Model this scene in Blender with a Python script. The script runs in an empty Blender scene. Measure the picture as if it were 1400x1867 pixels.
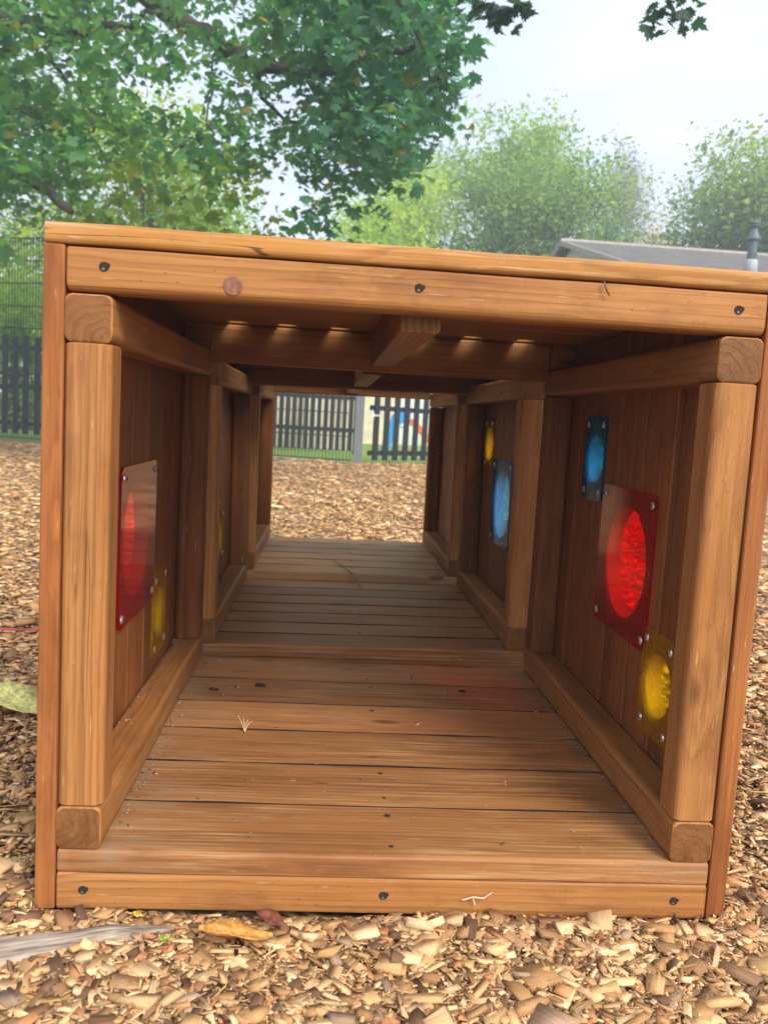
import bpy, math, random
import numpy as np
from mathutils import Vector, Matrix

random.seed(7)
rng = np.random.default_rng(11)
R = math.radians
scene = bpy.context.scene
C = scene.collection

# ------------------------------------------------------------------ camera
CAM = Vector((-0.109, -1.0439, 0.6422))
RT = Vector((0.99633413, -0.06353375, 0.05728676))
UP = Vector((-0.04991664, 0.11207176, 0.99244559))
FW = Vector((0.06947402, 0.99166697, -0.10848953))
FPX = 1558.14
cd = bpy.data.cameras.new("camera")
cam = bpy.data.objects.new("camera", cd)
C.objects.link(cam)
cam.matrix_world = Matrix(((RT.x, UP.x, -FW.x, CAM.x), (RT.y, UP.y, -FW.y, CAM.y), (RT.z, UP.z, -FW.z, CAM.z), (0, 0, 0, 1)))
cd.sensor_fit = 'VERTICAL'
cd.sensor_height = 36.0
cd.lens = FPX / 1867 * 36
cd.clip_start = 0.02
cd.clip_end = 1200
cd.dof.use_dof = True
cd.dof.focus_distance = 1.35
cd.dof.aperture_fstop = 8.0
scene.camera = cam

# ------------------------------------------------------------------ world, sun, exposure
SUN_TO = Vector((0.46, -0.78, 0.82)).normalized()
elev = math.asin(SUN_TO.z)
azim = math.atan2(SUN_TO.x, SUN_TO.y)
w = bpy.data.worlds.new("World")
scene.world = w
w.use_nodes = True
wt = w.node_tree
wt.nodes.clear()
wo = wt.nodes.new('ShaderNodeOutputWorld')
bg = wt.nodes.new('ShaderNodeBackground')
sky = wt.nodes.new('ShaderNodeTexSky')
sky.sky_type = 'NISHITA'
sky.sun_disc = False
sky.sun_elevation = elev
sky.sun_rotation = azim
tc = wt.nodes.new('ShaderNodeTexCoord')
mp = wt.nodes.new('ShaderNodeMapping')
mp.inputs['Scale'].default_value = (1.6, 1.6, 4.5)
nz = wt.nodes.new('ShaderNodeTexNoise')
nz.inputs['Scale'].default_value = 1.7
nz.inputs['Detail'].default_value = 6
nz.inputs['Roughness'].default_value = 0.5
rp = wt.nodes.new('ShaderNodeValToRGB')
rp.color_ramp.elements[0].position = 0.34
rp.color_ramp.elements[0].color = (5.6, 6.5, 8.4, 1)
rp.color_ramp.elements[1].position = 0.66
rp.color_ramp.elements[1].color = (8.1, 8.5, 9.4, 1)
mx = wt.nodes.new('ShaderNodeMix')
mx.data_type = 'RGBA'
mx.inputs[0].default_value = 0.9
wt.links.new(tc.outputs['Generated'], mp.inputs['Vector'])
wt.links.new(mp.outputs[0], nz.inputs['Vector'])
wt.links.new(nz.outputs['Fac'], rp.inputs[0])
wt.links.new(sky.outputs[0], mx.inputs[6])
wt.links.new(rp.outputs[0], mx.inputs[7])
# broad sky glow added low behind the camera as soft frontal light
dt = wt.nodes.new('ShaderNodeVectorMath'); dt.operation = 'DOT_PRODUCT'
nv_ = wt.nodes.new('ShaderNodeVectorMath'); nv_.operation = 'NORMALIZE'
wt.links.new(tc.outputs['Generated'], nv_.inputs[0])
wt.links.new(nv_.outputs[0], dt.inputs[0])
dt.inputs[1].default_value = Vector((0.36, -0.90, 0.36)).normalized()
mr = wt.nodes.new('ShaderNodeMapRange'); mr.interpolation_type = 'SMOOTHSTEP'
wt.links.new(dt.outputs['Value'], mr.inputs[0])
for i_, x_ in enumerate((0.35, 1.0, 0.0, 1.0)): mr.inputs[1 + i_].default_value = x_
gl_ = wt.nodes.new('ShaderNodeMix'); gl_.data_type = 'RGBA'; gl_.blend_type = 'ADD'
wt.links.new(mr.outputs[0], gl_.inputs[0])
wt.links.new(mx.outputs[2], gl_.inputs[6])
gl_.inputs[7].default_value = (8.0, 7.5, 6.5, 1)
wt.links.new(gl_.outputs[2], bg.inputs['Color'])
bg.inputs['Strength'].default_value = 0.065
wt.links.new(bg.outputs[0], wo.inputs[0])

sd = bpy.data.lights.new("sun", 'SUN')
sd.energy = 1.6
sd.angle = R(24)
sd.color = (1.0, 0.95, 0.86)
so = bpy.data.objects.new("sun", sd)
C.objects.link(so)
so.rotation_euler = SUN_TO.to_track_quat('Z', 'Y').to_euler()
so.location = (4, -3, 8)

scene.view_settings.view_transform = 'Standard'
scene.view_settings.look = 'None'
scene.view_settings.gamma = 1
scene.view_settings.exposure = 1.28
scene.render.engine = 'CYCLES'
scene.cycles.use_denoising = True
scene.cycles.max_bounces = 14
scene.cycles.diffuse_bounces = 9
scene.cycles.transparent_max_bounces = 24
scene.cycles.caustics_reflective = False
scene.cycles.caustics_refractive = False


def at(px, py, d):
    """world point seen at pixel (px, py) of the 1400 x 1867 photograph, d metres deep"""
    return CAM + (FW + RT * ((px - 700) / FPX) - UP * ((py - 933.5) / FPX)) * d


# ------------------------------------------------------------------ helpers: naming
def tag(o, label=None, cat=None, group=None, kind=None):
    if label: o['label'] = label
    if cat: o['category'] = cat
    if group: o['group'] = group
    if kind: o['kind'] = kind
    return o


def empty(name, loc=(0, 0, 0), rot=(0, 0, 0)):
    o = bpy.data.objects.new(name, None)
    o.empty_display_size = 0.1
    C.objects.link(o)
    o.location = loc
    o.rotation_euler = rot
    return o


# ------------------------------------------------------------------ helpers: materials
class NT:
    def __init__(self, name):
        self.m = bpy.data.materials.new(name)
        self.m.use_nodes = True
        self.t = self.m.node_tree
        self.t.nodes.clear()
        self.out = self.t.nodes.new('ShaderNodeOutputMaterial')

    def n(self, kind, **kw):
        nd = self.t.nodes.new('ShaderNode' + kind)
        for k, v in kw.items():
            setattr(nd, k, v)
        return nd

    def l(self, a, b):
        self.t.links.new(a, b)

    def val(self, x, sock):
        if isinstance(x, (int, float)): sock.default_value = x
        elif isinstance(x, (tuple, list)):
            sock.default_value = x
        else: self.l(x, sock)

    def math(self, op, a, b=0.0, c=None, clamp=False):
        nd = self.n('Math', operation=op, use_clamp=clamp)
        self.val(a, nd.inputs[0]); self.val(b, nd.inputs[1])
        if c is not None: self.val(c, nd.inputs[2])
        return nd.outputs[0]

    def vmul(self, v, s):
        nd = self.n('VectorMath', operation='MULTIPLY')
        self.l(v, nd.inputs[0]); nd.inputs[1].default_value = s
        return nd.outputs[0]

    def noise(self, v, scale=1.0, detail=2.0, rough=0.5, out='Fac'):
        nd = self.n('TexNoise')
        if v is not None: self.l(v, nd.inputs['Vector'])
        nd.inputs['Scale'].default_value = scale
        nd.inputs['Detail'].default_value = detail
        nd.inputs['Roughness'].default_value = rough
        return nd.outputs[out]

    def ramp(self, f, stops):
        nd = self.n('ValToRGB')
        cr = nd.color_ramp
        while len(cr.elements) < len(stops): cr.elements.new(0.5)
        for e, (p, c) in zip(cr.elements, stops):
            e.position = p
            e.color = c if len(c) == 4 else (*c, 1)
        self.l(f, nd.inputs[0])
        return nd.outputs[0]

    def mix(self, f, a, b, blend='MIX'):
        nd = self.n('Mix', data_type='RGBA', blend_type=blend)
        self.val(f, nd.inputs[0])
        self.val((*a, 1) if isinstance(a, tuple) and len(a) == 3 else a, nd.inputs[6])
        self.val((*b, 1) if isinstance(b, tuple) and len(b) == 3 else b, nd.inputs[7])
        return nd.outputs[2]

    def mapr(self, f, a, b, c=0.0, d=1.0):
        nd = self.n('MapRange')
        nd.clamp = True
        self.l(f, nd.inputs[0])
        for i, x in enumerate((a, b, c, d)): nd.inputs[1 + i].default_value = x
        return nd.outputs[0]

    def attr(self, name, out='Fac'):
        nd = self.n('Attribute', attribute_name=name)
        return nd.outputs[out]

    def bump(self, h, strength=0.3, dist=0.002):
        nd = self.n('Bump')
        nd.inputs['Strength'].default_value = strength
        nd.inputs['Distance'].default_value = dist
        self.l(h, nd.inputs['Height'])
        return nd.outputs[0]

    def principled(self, color, rough=0.6, normal=None, metal=0.0, spec=0.5):
        nd = self.n('BsdfPrincipled')
        self.val((*color, 1) if isinstance(color, tuple) and len(color) == 3 else color, nd.inputs['Base Color'])
        self.val(rough, nd.inputs['Roughness'])
        nd.inputs['Metallic'].default_value = metal
        nd.inputs['Specular IOR Level'].default_value = spec
        if normal is not None: self.l(normal, nd.inputs['Normal'])
        return nd.outputs[0]

    def done(self, sh):
        self.l(sh, self.out.inputs[0])
        return self.m


def wood_material(name, light, mid, dark, worn=0.0, worn_col=(0.42, 0.29, 0.19), rough=0.5, dust=0.0, grey=0.0, spec=0.22):
    """stained softwood: growth rings from the board's own coordinates (grain), fibres, knots, wear"""
    T = NT(name)
    g = T.attr('grain', 'Vector')
    tone = T.attr('tone')
    endg = T.attr('endg')
    warp = T.noise(T.vmul(g, (1.4, 8, 8)), 1.0, 1.0, 0.5, 'Color')
    wsub = T.n('VectorMath', operation='MULTIPLY_ADD')
    T.l(warp, wsub.inputs[0]); wsub.inputs[1].default_value = (0, 0.022, 0.022); T.l(g, wsub.inputs[2])
    # knots
    vk = T.n('TexVoronoi', feature='F1')
    T.l(T.vmul(g, (3.2, 8.0, 8.0)), vk.inputs['Vector']); vk.inputs['Scale'].default_value = 1.0
    sepc = T.n('SeparateColor'); T.l(vk.outputs['Color'], sepc.inputs[0])
    pick = T.math('GREATER_THAN', sepc.outputs[0], 0.62)
    kd = vk.outputs['Distance']
    knot = T.math('MULTIPLY', T.mapr(kd, 0.10, 0.055, 0, 1), pick)
    knot_warp = T.math('MULTIPLY', T.mapr(kd, 0.34, 0.03, 0, 0.016), pick)
    sp = T.n('SeparateXYZ'); T.l(wsub.outputs[0], sp.inputs[0])
    rr = T.math('SQRT', T.math('ADD', T.math('MULTIPLY', sp.outputs[1], sp.outputs[1]), T.math('MULTIPLY', sp.outputs[2], sp.outputs[2])))
    rr = T.math('ADD', rr, knot_warp)
    fine = T.noise(T.vmul(g, (5, 60, 60)), 1.0, 3.0, 0.55)
    ringv = T.math('FRACT', T.math('ADD', T.math('DIVIDE', rr, 0.0098), T.math('MULTIPLY', fine, 1.5)))
    ring = T.ramp(ringv, [(0.0, (0.25,) * 3), (0.12, (0, 0, 0)), (0.5, (0.22,) * 3), (0.82, (0.85,) * 3), (0.93, (1, 1, 1)), (1.0, (0.3,) * 3)])
    fib = T.noise(T.vmul(g, (7, 420, 420)), 1.0, 3.0, 0.6)
    blotch = T.noise(T.vmul(g, (2.3, 11, 11)), 1.0, 3.0, 0.55)
    streak = T.noise(T.vmul(g, (1.3, 70, 70)), 1.0, 3.0, 0.6)
    col = T.mix(T.mapr(blotch, 0.3, 0.7), mid, light)
    rmod = T.noise(T.vmul(g, (0.9, 16, 16)), 1.0, 2.0, 0.5)
    col = T.mix(T.math('MULTIPLY', ring, T.mapr(rmod, 0.35, 0.65, 0.05, 0.62)), col, dark)
    col = T.mix(T.mapr(streak, 0.50, 0.72, 0, 0.42), col, dark)
    fv = T.mapr(fib, 0.25, 0.75, 0.80, 1.16)
    col = T.mix(1.0, col, T.comb(fv), 'MULTIPLY') if hasattr(T, 'comb') else col
    cc = T.n('CombineColor')
    for i in range(3): T.l(fv, cc.inputs[i])
    col = T.mix(1.0, col, cc.outputs[0], 'MULTIPLY')
    tv = T.mapr(tone, 0, 1, 0.74, 1.22)
    c2 = T.n('CombineColor')
    for i in range(3): T.l(tv, c2.inputs[i])
    col = T.mix(1.0, col, c2.outputs[0], 'MULTIPLY')
    spk = T.noise(T.vmul(g, (160, 380, 380)), 1.0, 2.0, 0.5)
    col = T.mix(T.mapr(spk, 0.70, 0.76, 0, 0.75), col, (0.05, 0.022, 0.01))
    scr = T.noise(T.vmul(g, (24, 300, 300)), 1.0, 2.0, 0.5)
    col = T.mix(T.mapr(scr, 0.69, 0.77, 0, 0.6), col, (0.58, 0.42, 0.27))
    stn = T.noise(T.vmul(g, (5, 13, 13)), 1.0, 5.0, 0.7)
    col = T.mix(T.mapr(stn, 0.50, 0.68, 0, 0.5), col, dark)
    ck = T.noise(T.vmul(g, (1.6, 42, 42)), 1.0, 2.0, 0.5)
    ckm = T.noise(T.vmul(g, (3.0, 20, 20)), 1.0, 2.0, 0.5)
    crack = T.math('MULTIPLY', T.mapr(T.math('ABSOLUTE', T.math('SUBTRACT', ck, 0.5)), 0.010, 0.004), T.mapr(ckm, 0.60, 0.66))
    crack = T.math('MULTIPLY', crack, T.math('SUBTRACT', 1.0, endg))
    col = T.mix(T.math('MULTIPLY', crack, 0.8), col, (0.03, 0.012, 0.005))
    hgt = T.math('ADD', T.math('MULTIPLY', ring, -0.5), T.math('MULTIPLY', fib, 0.7))
    hgt = T.math('SUBTRACT', hgt, T.math('MULTIPLY', crack, 1.5))
    rgh = T.mapr(blotch, 0.2, 0.8, rough - 0.08, rough + 0.12)
    if worn > 0:
        wn = T.noise(T.vmul(g, (4.2, 120, 120)), 1.0, 5.0, 0.68)
        wb = T.noise(T.vmul(g, (3.5, 9, 9)), 1.3, 2.0, 0.5)
        wf = T.math('MULTIPLY', T.mapr(wn, 0.48, 0.66), T.mapr(wb, 0.42, 0.62, 0.08, 1.0))
        wf = T.math('MULTIPLY', T.math('MULTIPLY', wf, T.mapr(ring, 0.1, 0.75, 1.0, 0.35)), worn)
        col = T.mix(wf, col, worn_col)
        rgh = T.math('ADD', rgh, T.math('MULTIPLY', wf, 0.2))
    if grey > 0:
        gn = T.noise(T.vmul(g, (3, 22, 22)), 1.0, 4.0, 0.6)
        col = T.mix(T.mapr(gn, 0.35, 0.65, grey * 0.5, grey), col, (0.235, 0.185, 0.145))
    col = T.mix(T.math('MULTIPLY', knot, 0.7), col, (0.075, 0.028, 0.014))
    if dust > 0:
        tcn = T.n('TexCoord')
        sx = T.n('SeparateXYZ'); T.l(tcn.outputs['Object'], sx.inputs[0])
        dn = T.noise(tcn.outputs['Object'], 24.0, 6.0, 0.65)
        dn2 = T.noise(tcn.outputs['Object'], 5.0, 2.0, 0.5)
        edge = T.math('SUBTRACT', T.math('MULTIPLY', sx.outputs[0], -1.0), 0.235)
        edge = T.math('ADD', edge, T.math('MULTIPLY', T.math('SUBTRACT', dn2, 0.5), 0.16))
        edge2 = T.math('ADD', T.math('SUBTRACT', sx.outputs[0], 0.29), T.math('MULTIPLY', T.math('SUBTRACT', dn2, 0.5), 0.10))
        m1 = T.mapr(edge, 0.0, 0.13)
        m2 = T.math('MULTIPLY', T.mapr(edge2, 0.0, 0.10), 0.5)
        dm = T.math('MULTIPLY', T.math('MAXIMUM', m1, m2), T.mapr(dn, 0.36, 0.62))
        dm = T.math('MULTIPLY', dm, dust)
        col = T.mix(dm, col, (0.29, 0.205, 0.135))
        rgh = T.math('ADD', rgh, T.math('MULTIPLY', dm, 0.3))
    col = T.mix(endg, col, T.mix(1.0, col, (0.56, 0.54, 0.55), 'MULTIPLY'))
    nrm = T.bump(hgt, 0.35, 0.0012)
    return T.done(T.principled(col, rgh, nrm, spec=spec))


LIGHTW, MIDW, DARKW = (0.42, 0.188, 0.058), (0.315, 0.126, 0.035), (0.135, 0.048, 0.013)
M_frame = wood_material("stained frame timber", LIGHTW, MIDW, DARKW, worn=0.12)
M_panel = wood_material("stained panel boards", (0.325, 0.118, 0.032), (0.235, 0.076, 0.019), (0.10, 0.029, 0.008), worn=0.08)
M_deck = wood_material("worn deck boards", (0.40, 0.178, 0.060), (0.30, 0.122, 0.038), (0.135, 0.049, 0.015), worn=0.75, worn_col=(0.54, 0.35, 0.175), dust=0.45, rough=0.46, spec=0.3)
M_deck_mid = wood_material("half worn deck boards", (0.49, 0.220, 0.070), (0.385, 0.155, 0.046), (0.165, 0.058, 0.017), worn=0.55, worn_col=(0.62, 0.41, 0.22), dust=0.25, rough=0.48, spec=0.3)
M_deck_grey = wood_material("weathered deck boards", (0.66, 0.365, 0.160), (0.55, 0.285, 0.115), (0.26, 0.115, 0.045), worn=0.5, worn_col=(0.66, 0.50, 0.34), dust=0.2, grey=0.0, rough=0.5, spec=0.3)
M_roof = wood_material("sun worn roof boards", (0.46, 0.225, 0.062), (0.36, 0.155, 0.035), (0.17, 0.064, 0.014), worn=0.7, worn_col=(0.55, 0.36, 0.19))


def plain(name, col, rough=0.6, metal=0.0, var=0.15, scale=30.0, bump=0.0, spec=0.5):
    T = NT(name)
    tcn = T.n('TexCoord')
    n1 = T.noise(tcn.outputs['Object'], scale, 4.0, 0.6)
    lo = tuple(c * (1 - var) for c in col)
    hi = tuple(min(1, c * (1 + var)) for c in col)
    c = T.mix(T.mapr(n1, 0.3, 0.7), lo, hi)
    return T.done(T.principled(c, rough, T.bump(n1, bump, 0.004) if bump else None, metal, spec))


def acrylic(name, trans, scatter, s0=0.02, s1=0.11, gl_k=0.6):
    """tinted clear sheet: coloured transmission, a little scatter in the scratches, a glossy surface"""
    T = NT(name)
    tcn = T.n('TexCoord')
    sc = T.noise(T.vmul(tcn.outputs['Object'], (1, 1, 1)), 60.0, 5.0, 0.7)
    big = T.noise(tcn.outputs['Object'], 14.0, 3.0, 0.6)
    tr = T.n('BsdfTransparent'); T.val((*trans, 1), tr.inputs[0])
    tl = T.n('BsdfTranslucent'); T.val((*scatter, 1), tl.inputs[0])
    df = T.n('BsdfDiffuse'); T.val((*scatter, 1), df.inputs[0])
    m0 = T.n('MixShader'); m0.inputs[0].default_value = 0.3
    T.l(tl.outputs[0], m0.inputs[1]); T.l(df.outputs[0], m0.inputs[2])
    m1 = T.n('MixShader')
    T.l(T.mapr(T.math('ADD', T.math('MULTIPLY', sc, 0.5), T.math('MULTIPLY', big, 0.5)), 0.35, 0.65, s0, s1), m1.inputs[0])
    T.l(tr.outputs[0], m1.inputs[1]); T.l(m0.outputs[0], m1.inputs[2])
    gl = T.n('BsdfGlossy'); gl.inputs['Roughness'].default_value = 0.06
    fr = T.n('Fresnel'); fr.inputs['IOR'].default_value = 1.49
    T.l(T.bump(sc, 0.06, 0.001), gl.inputs['Normal'])
    ge = T.n('NewGeometry')
    ff = T.math('MULTIPLY', T.math('MULTIPLY', fr.outputs[0], gl_k), T.math('SUBTRACT', 1.0, ge.outputs['Backfacing']))
    m2 = T.n('MixShader'); T.l(ff, m2.inputs[0]); T.l(m1.outputs[0], m2.inputs[1]); T.l(gl.outputs[0], m2.inputs[2])
    return T.done(m2.outputs[0])


M_red = acrylic("red acrylic", (0.99, 0.03, 0.03), (0.90, 0.010, 0.012), 0.03, 0.12, 1.0)
M_blue = acrylic("blue acrylic", (0.22, 0.76, 1.0), (0.02, 0.47, 1.0), 0.16, 0.36, 0.4)
M_yellow = acrylic("yellow acrylic", (1.0, 0.90, 0.06), (0.95, 0.74, 0.015), 0.18, 0.36)
M_steel = plain("galvanised steel", (0.72, 0.72, 0.70), 0.28, 0.85, 0.2, 200)
M_hole = plain("dark screw hole", (0.02, 0.012, 0.008), 0.9)
M_dirt = plain("dirt packed in the joints", (0.018, 0.011, 0.007), 0.95, 0, 0.4, 120)
M_knot = plain("dark knot", (0.19, 0.075, 0.04), 0.6, 0, 0.55, 160)


# ------------------------------------------------------------------ helpers: meshes
class MB:
    """collects boards and shapes into one mesh, with the wood's own coordinates as attributes"""
    def __init__(self):
        self.v, self.f, self.g, self.tone, self.e, self.mi = [], [], [], [], [], []

    def add(self, verts, faces, grain=None, tone=0.5, endg=None, mi=0):
        b = len(self.v)
        self.v += [tuple(x) for x in verts]
        self.f += [tuple(b + i for i in fc) for fc in faces]
        self.g += [tuple(x) for x in (grain if grain is not None else verts)]
        self.tone += [tone] * len(verts)
        self.e += list(endg) if endg is not None else [0.0] * len(faces)
        self.mi += mi if isinstance(mi, list) else [mi] * len(faces)

    def board(self, o, l, a, b, L, A, B, r=0.004, segs=3, jit=0.0004, end=0.002, tone=None, mi=0, rs=None, pith=None, dirty=()):
        """a timber from point o along l (length L); cross-section A along a, B along b, centred on o"""
        o, l, a, b = Vector(o), Vector(l), Vector(a), Vector(b)
        tone = random.random() if tone is None else tone
        if pith is None:
            ang = random.uniform(0, 6.28); rad = random.uniform(0.02, 0.09)
            pa, pb = math.cos(ang) * rad * 0.6, math.sin(ang) * rad
        else: pa, pb = pith
        lo = random.uniform(-20, 20)
        ko = random.uniform(-5, 5)
        prof = []
        corners = [(1, 1), (-1, 1), (-1, -1), (1, -1)]
        for k, (sa, sb) in enumerate(corners):
            rk = rs[k] if rs else r
            for s in range(segs + 1):
                t = math.pi / 2 * (k + s / segs)
                prof.append((sa * (A / 2 - rk) + math.cos(t) * rk, sb * (B / 2 - rk) + math.sin(t) * rk))
        n = len(prof)
        K = max(2, int(L / 0.09))
        ls = [0.0, end] + [L * k / K for k in range(1, K)] + [L - end, L]
        verts, gr = [], []
        for i, t in enumerate(ls):
            k = 1.0
            ins = end if i in (0, len(ls) - 1) else 0.0
            ja, jb = (random.uniform(-jit, jit), random.uniform(-jit, jit)) if 0 < i < len(ls) - 1 else (0, 0)
            for (x, y) in prof:
                xx = x - math.copysign(min(ins, abs(x)), x) + ja
                yy = y - math.copysign(min(ins, abs(y)), y) + jb
                p = o + l * t + a * xx + b * yy
                verts.append(p); gr.append((t + lo, xx + pa, yy + pb + 0 * ko))
        faces, eg = [], []
        for i in range(len(ls) - 1):
            for j in range(n):
                j2 = (j + 1) % n
                faces.append((i * n + j, (i + 1) * n + j, (i + 1) * n + j2, i * n + j2)); eg.append(0.0)
        # orientation: flip if the frame is left handed
        faces.append(tuple(range(n))); eg.append(1.0)
        faces.append(tuple(reversed([(len(ls) - 1) * n + j for j in range(n)]))); eg.append(1.0)
        mis = [mi] * len(faces)
        for i in range(len(ls) - 1):
            for j in range(n):
                xa, xb = prof[j][0], prof[(j + 1) % n][0]
                for sd_ in dirty:
                    if min(xa * sd_, xb * sd_) > A / 2 - 0.0007: mis[i * n + j] = 1
        if l.dot(a.cross(b)) > 0:
            faces = [tuple(reversed(f)) for f in faces]
        self.add(verts, faces, gr, tone, eg, mis)

    def disc(self, c, nrm, r, h=0.001, seg=12, mi=0, dome=0.0, ax=None):
        c, nrm = Vector(c), Vector(nrm).normalized()
        u = nrm.orthogonal().normalized(); v = nrm.cross(u)
        verts = [c + (u * math.cos(2 * math.pi * i / seg) + v * math.sin(2 * math.pi * i / seg)) * r for i in range(seg)]
        verts += [c + nrm * h + (u * math.cos(2 * math.pi * i / seg) + v * math.sin(2 * math.pi * i / seg)) * r * (0.8 if dome else 0.95) for i in range(seg)]
        verts.append(c + nrm * (h + dome))
        f = [(i, (i + 1) % seg, seg + (i + 1) % seg, seg + i) for i in range(seg)]
        f += [(seg + i, seg + (i + 1) % seg, 2 * seg) for i in range(seg)]
        self.add(verts, f, mi=mi)

    def box(self, lo, hi, mi=0, tone=0.5):
        x0, y0, z0 = lo; x1, y1, z1 = hi
        v = [(x0, y0, z0), (x1, y0, z0), (x1, y1, z0), (x0, y1, z0), (x0, y0, z1), (x1, y0, z1), (x1, y1, z1), (x0, y1, z1)]
        f = [(0, 3, 2, 1), (4, 5, 6, 7), (0, 1, 5, 4), (1, 2, 6, 5), (2, 3, 7, 6), (3, 0, 4, 7)]
        self.add(v, f, mi=mi, tone=tone)

    def bar(self, p, q, wdt, dep, up=(0, 0, 1), mi=0):
        p, q = Vector(p), Vector(q)
        d = (q - p).normalized(); s = d.cross(Vector(up))
        if s.length < 1e-4: s = d.cross(Vector((0, 1, 0)))
        s.normalize(); t = s.cross(d)
        v = []
        for e in (p, q):
            for a, b in ((-1, -1), (1, -1), (1, 1), (-1, 1)):
                v.append(e + s * (a * wdt / 2) + t * (b * dep / 2))
        f = [(0, 1, 2, 3), (7, 6, 5, 4), (0, 4, 5, 1), (1, 5, 6, 2), (2, 6, 7, 3), (3, 7, 4, 0)]
        self.add(v, f, mi=mi)

    def tube(self, pts, rad, seg=8, mi=0, cap=True):
        pts = [Vector(p) for p in pts]
        n = len(pts)
        rad = rad if isinstance(rad, (list, tuple)) else [rad] * n
        v = []
        prev = None
        for i, p in enumerate(pts):
            d = (pts[min(i + 1, n - 1)] - pts[max(i - 1, 0)]).normalized()
            u = d.orthogonal().normalized() if prev is None else (prev - d * prev.dot(d)).normalized()
            prev = u
            wv = d.cross(u)
            for s in range(seg):
                t = 2 * math.pi * s / seg
                v.append(p + (u * math.cos(t) + wv * math.sin(t)) * rad[i])
        f = [(i * seg + s, i * seg + (s + 1) % seg, (i + 1) * seg + (s + 1) % seg, (i + 1) * seg + s) for i in range(n - 1) for s in range(seg)]
        if cap:
            f.append(tuple(reversed(range(seg)))); f.append(tuple((n - 1) * seg + s for s in range(seg)))
        self.add(v, f, mi=mi)

    def mesh(self, name, mats, smooth=False):
        me = bpy.data.meshes.new(name)
        me.from_pydata(self.v, [], self.f)
        at_ = me.attributes.new('grain', 'FLOAT_VECTOR', 'POINT')
        at_.data.foreach_set('vector', np.array(self.g, dtype=np.float32).ravel())
        at_ = me.attributes.new('tone', 'FLOAT', 'POINT')
        at_.data.foreach_set('value', np.array(self.tone, dtype=np.float32))
        at_ = me.attributes.new('endg', 'FLOAT', 'FACE')
        at_.data.foreach_set('value', np.array(self.e, dtype=np.float32))
        for m in (mats if isinstance(mats, (list, tuple)) else [mats]): me.materials.append(m)
        me.polygons.foreach_set('material_index', self.mi)
        if smooth: me.polygons.foreach_set('use_smooth', [True] * len(me.polygons))
        me.update()
        return me

    def build(self, name, mats, parent=None, smooth=False, loc=None):
        o = bpy.data.objects.new(name, self.mesh(name, mats, smooth))
        C.objects.link(o)
        if parent: o.parent = parent
        if loc: o.location = loc
        return o


ROUND = (0.003, 0.003, 0.010, 0.010)
X, Y, Z = Vector((1, 0, 0)), Vector((0, 1, 0)), Vector((0, 0, 1))

# shared screw mesh (axis +z), instanced as objects with their own transform
_s = MB(); _s.disc((0, 0, 0), Z, 0.0062, 0.0015, 10, 0, 0.0022); _s.disc((0, 0, 0.0030), Z, 0.002, 0.0009, 6, 1)
SCREW = _s.mesh("screw", [M_steel, M_hole])
_s = MB()
_s.disc((0, 0, 0), Z, 0.0058, 0.0004, 11, 1); _s.disc((0.0045, 0.0015, 0), Z, 0.0030, 0.0003, 7, 1); _s.disc((-0.0005, -0.0026, 0.0003), Z, 0.0017, 0.0004, 6, 2)
SUNK = _s.mesh("sunken_screw", [M_steel, M_hole, plain("rusted screw", (0.16, 0.13, 0.11), 0.5, 0.3)])
_s = MB(); _s.disc((0, 0, 0), Z, 0.0042, 0.0005, 8, 0)
DSCREW = _s.mesh("deck_screw", [M_hole])


def screw(me, loc, nrm, parent, name='screw', s=1.0, spin=None):
    o = bpy.data.objects.new(name, me)
    C.objects.link(o)
    o.parent = parent
    q = Vector(nrm).to_track_quat('Z', 'Y')
    o.rotation_mode = 'QUATERNION'
    o.rotation_quaternion = q
    o.location = loc
    o.scale = (s, s, s)
    return o


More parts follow.
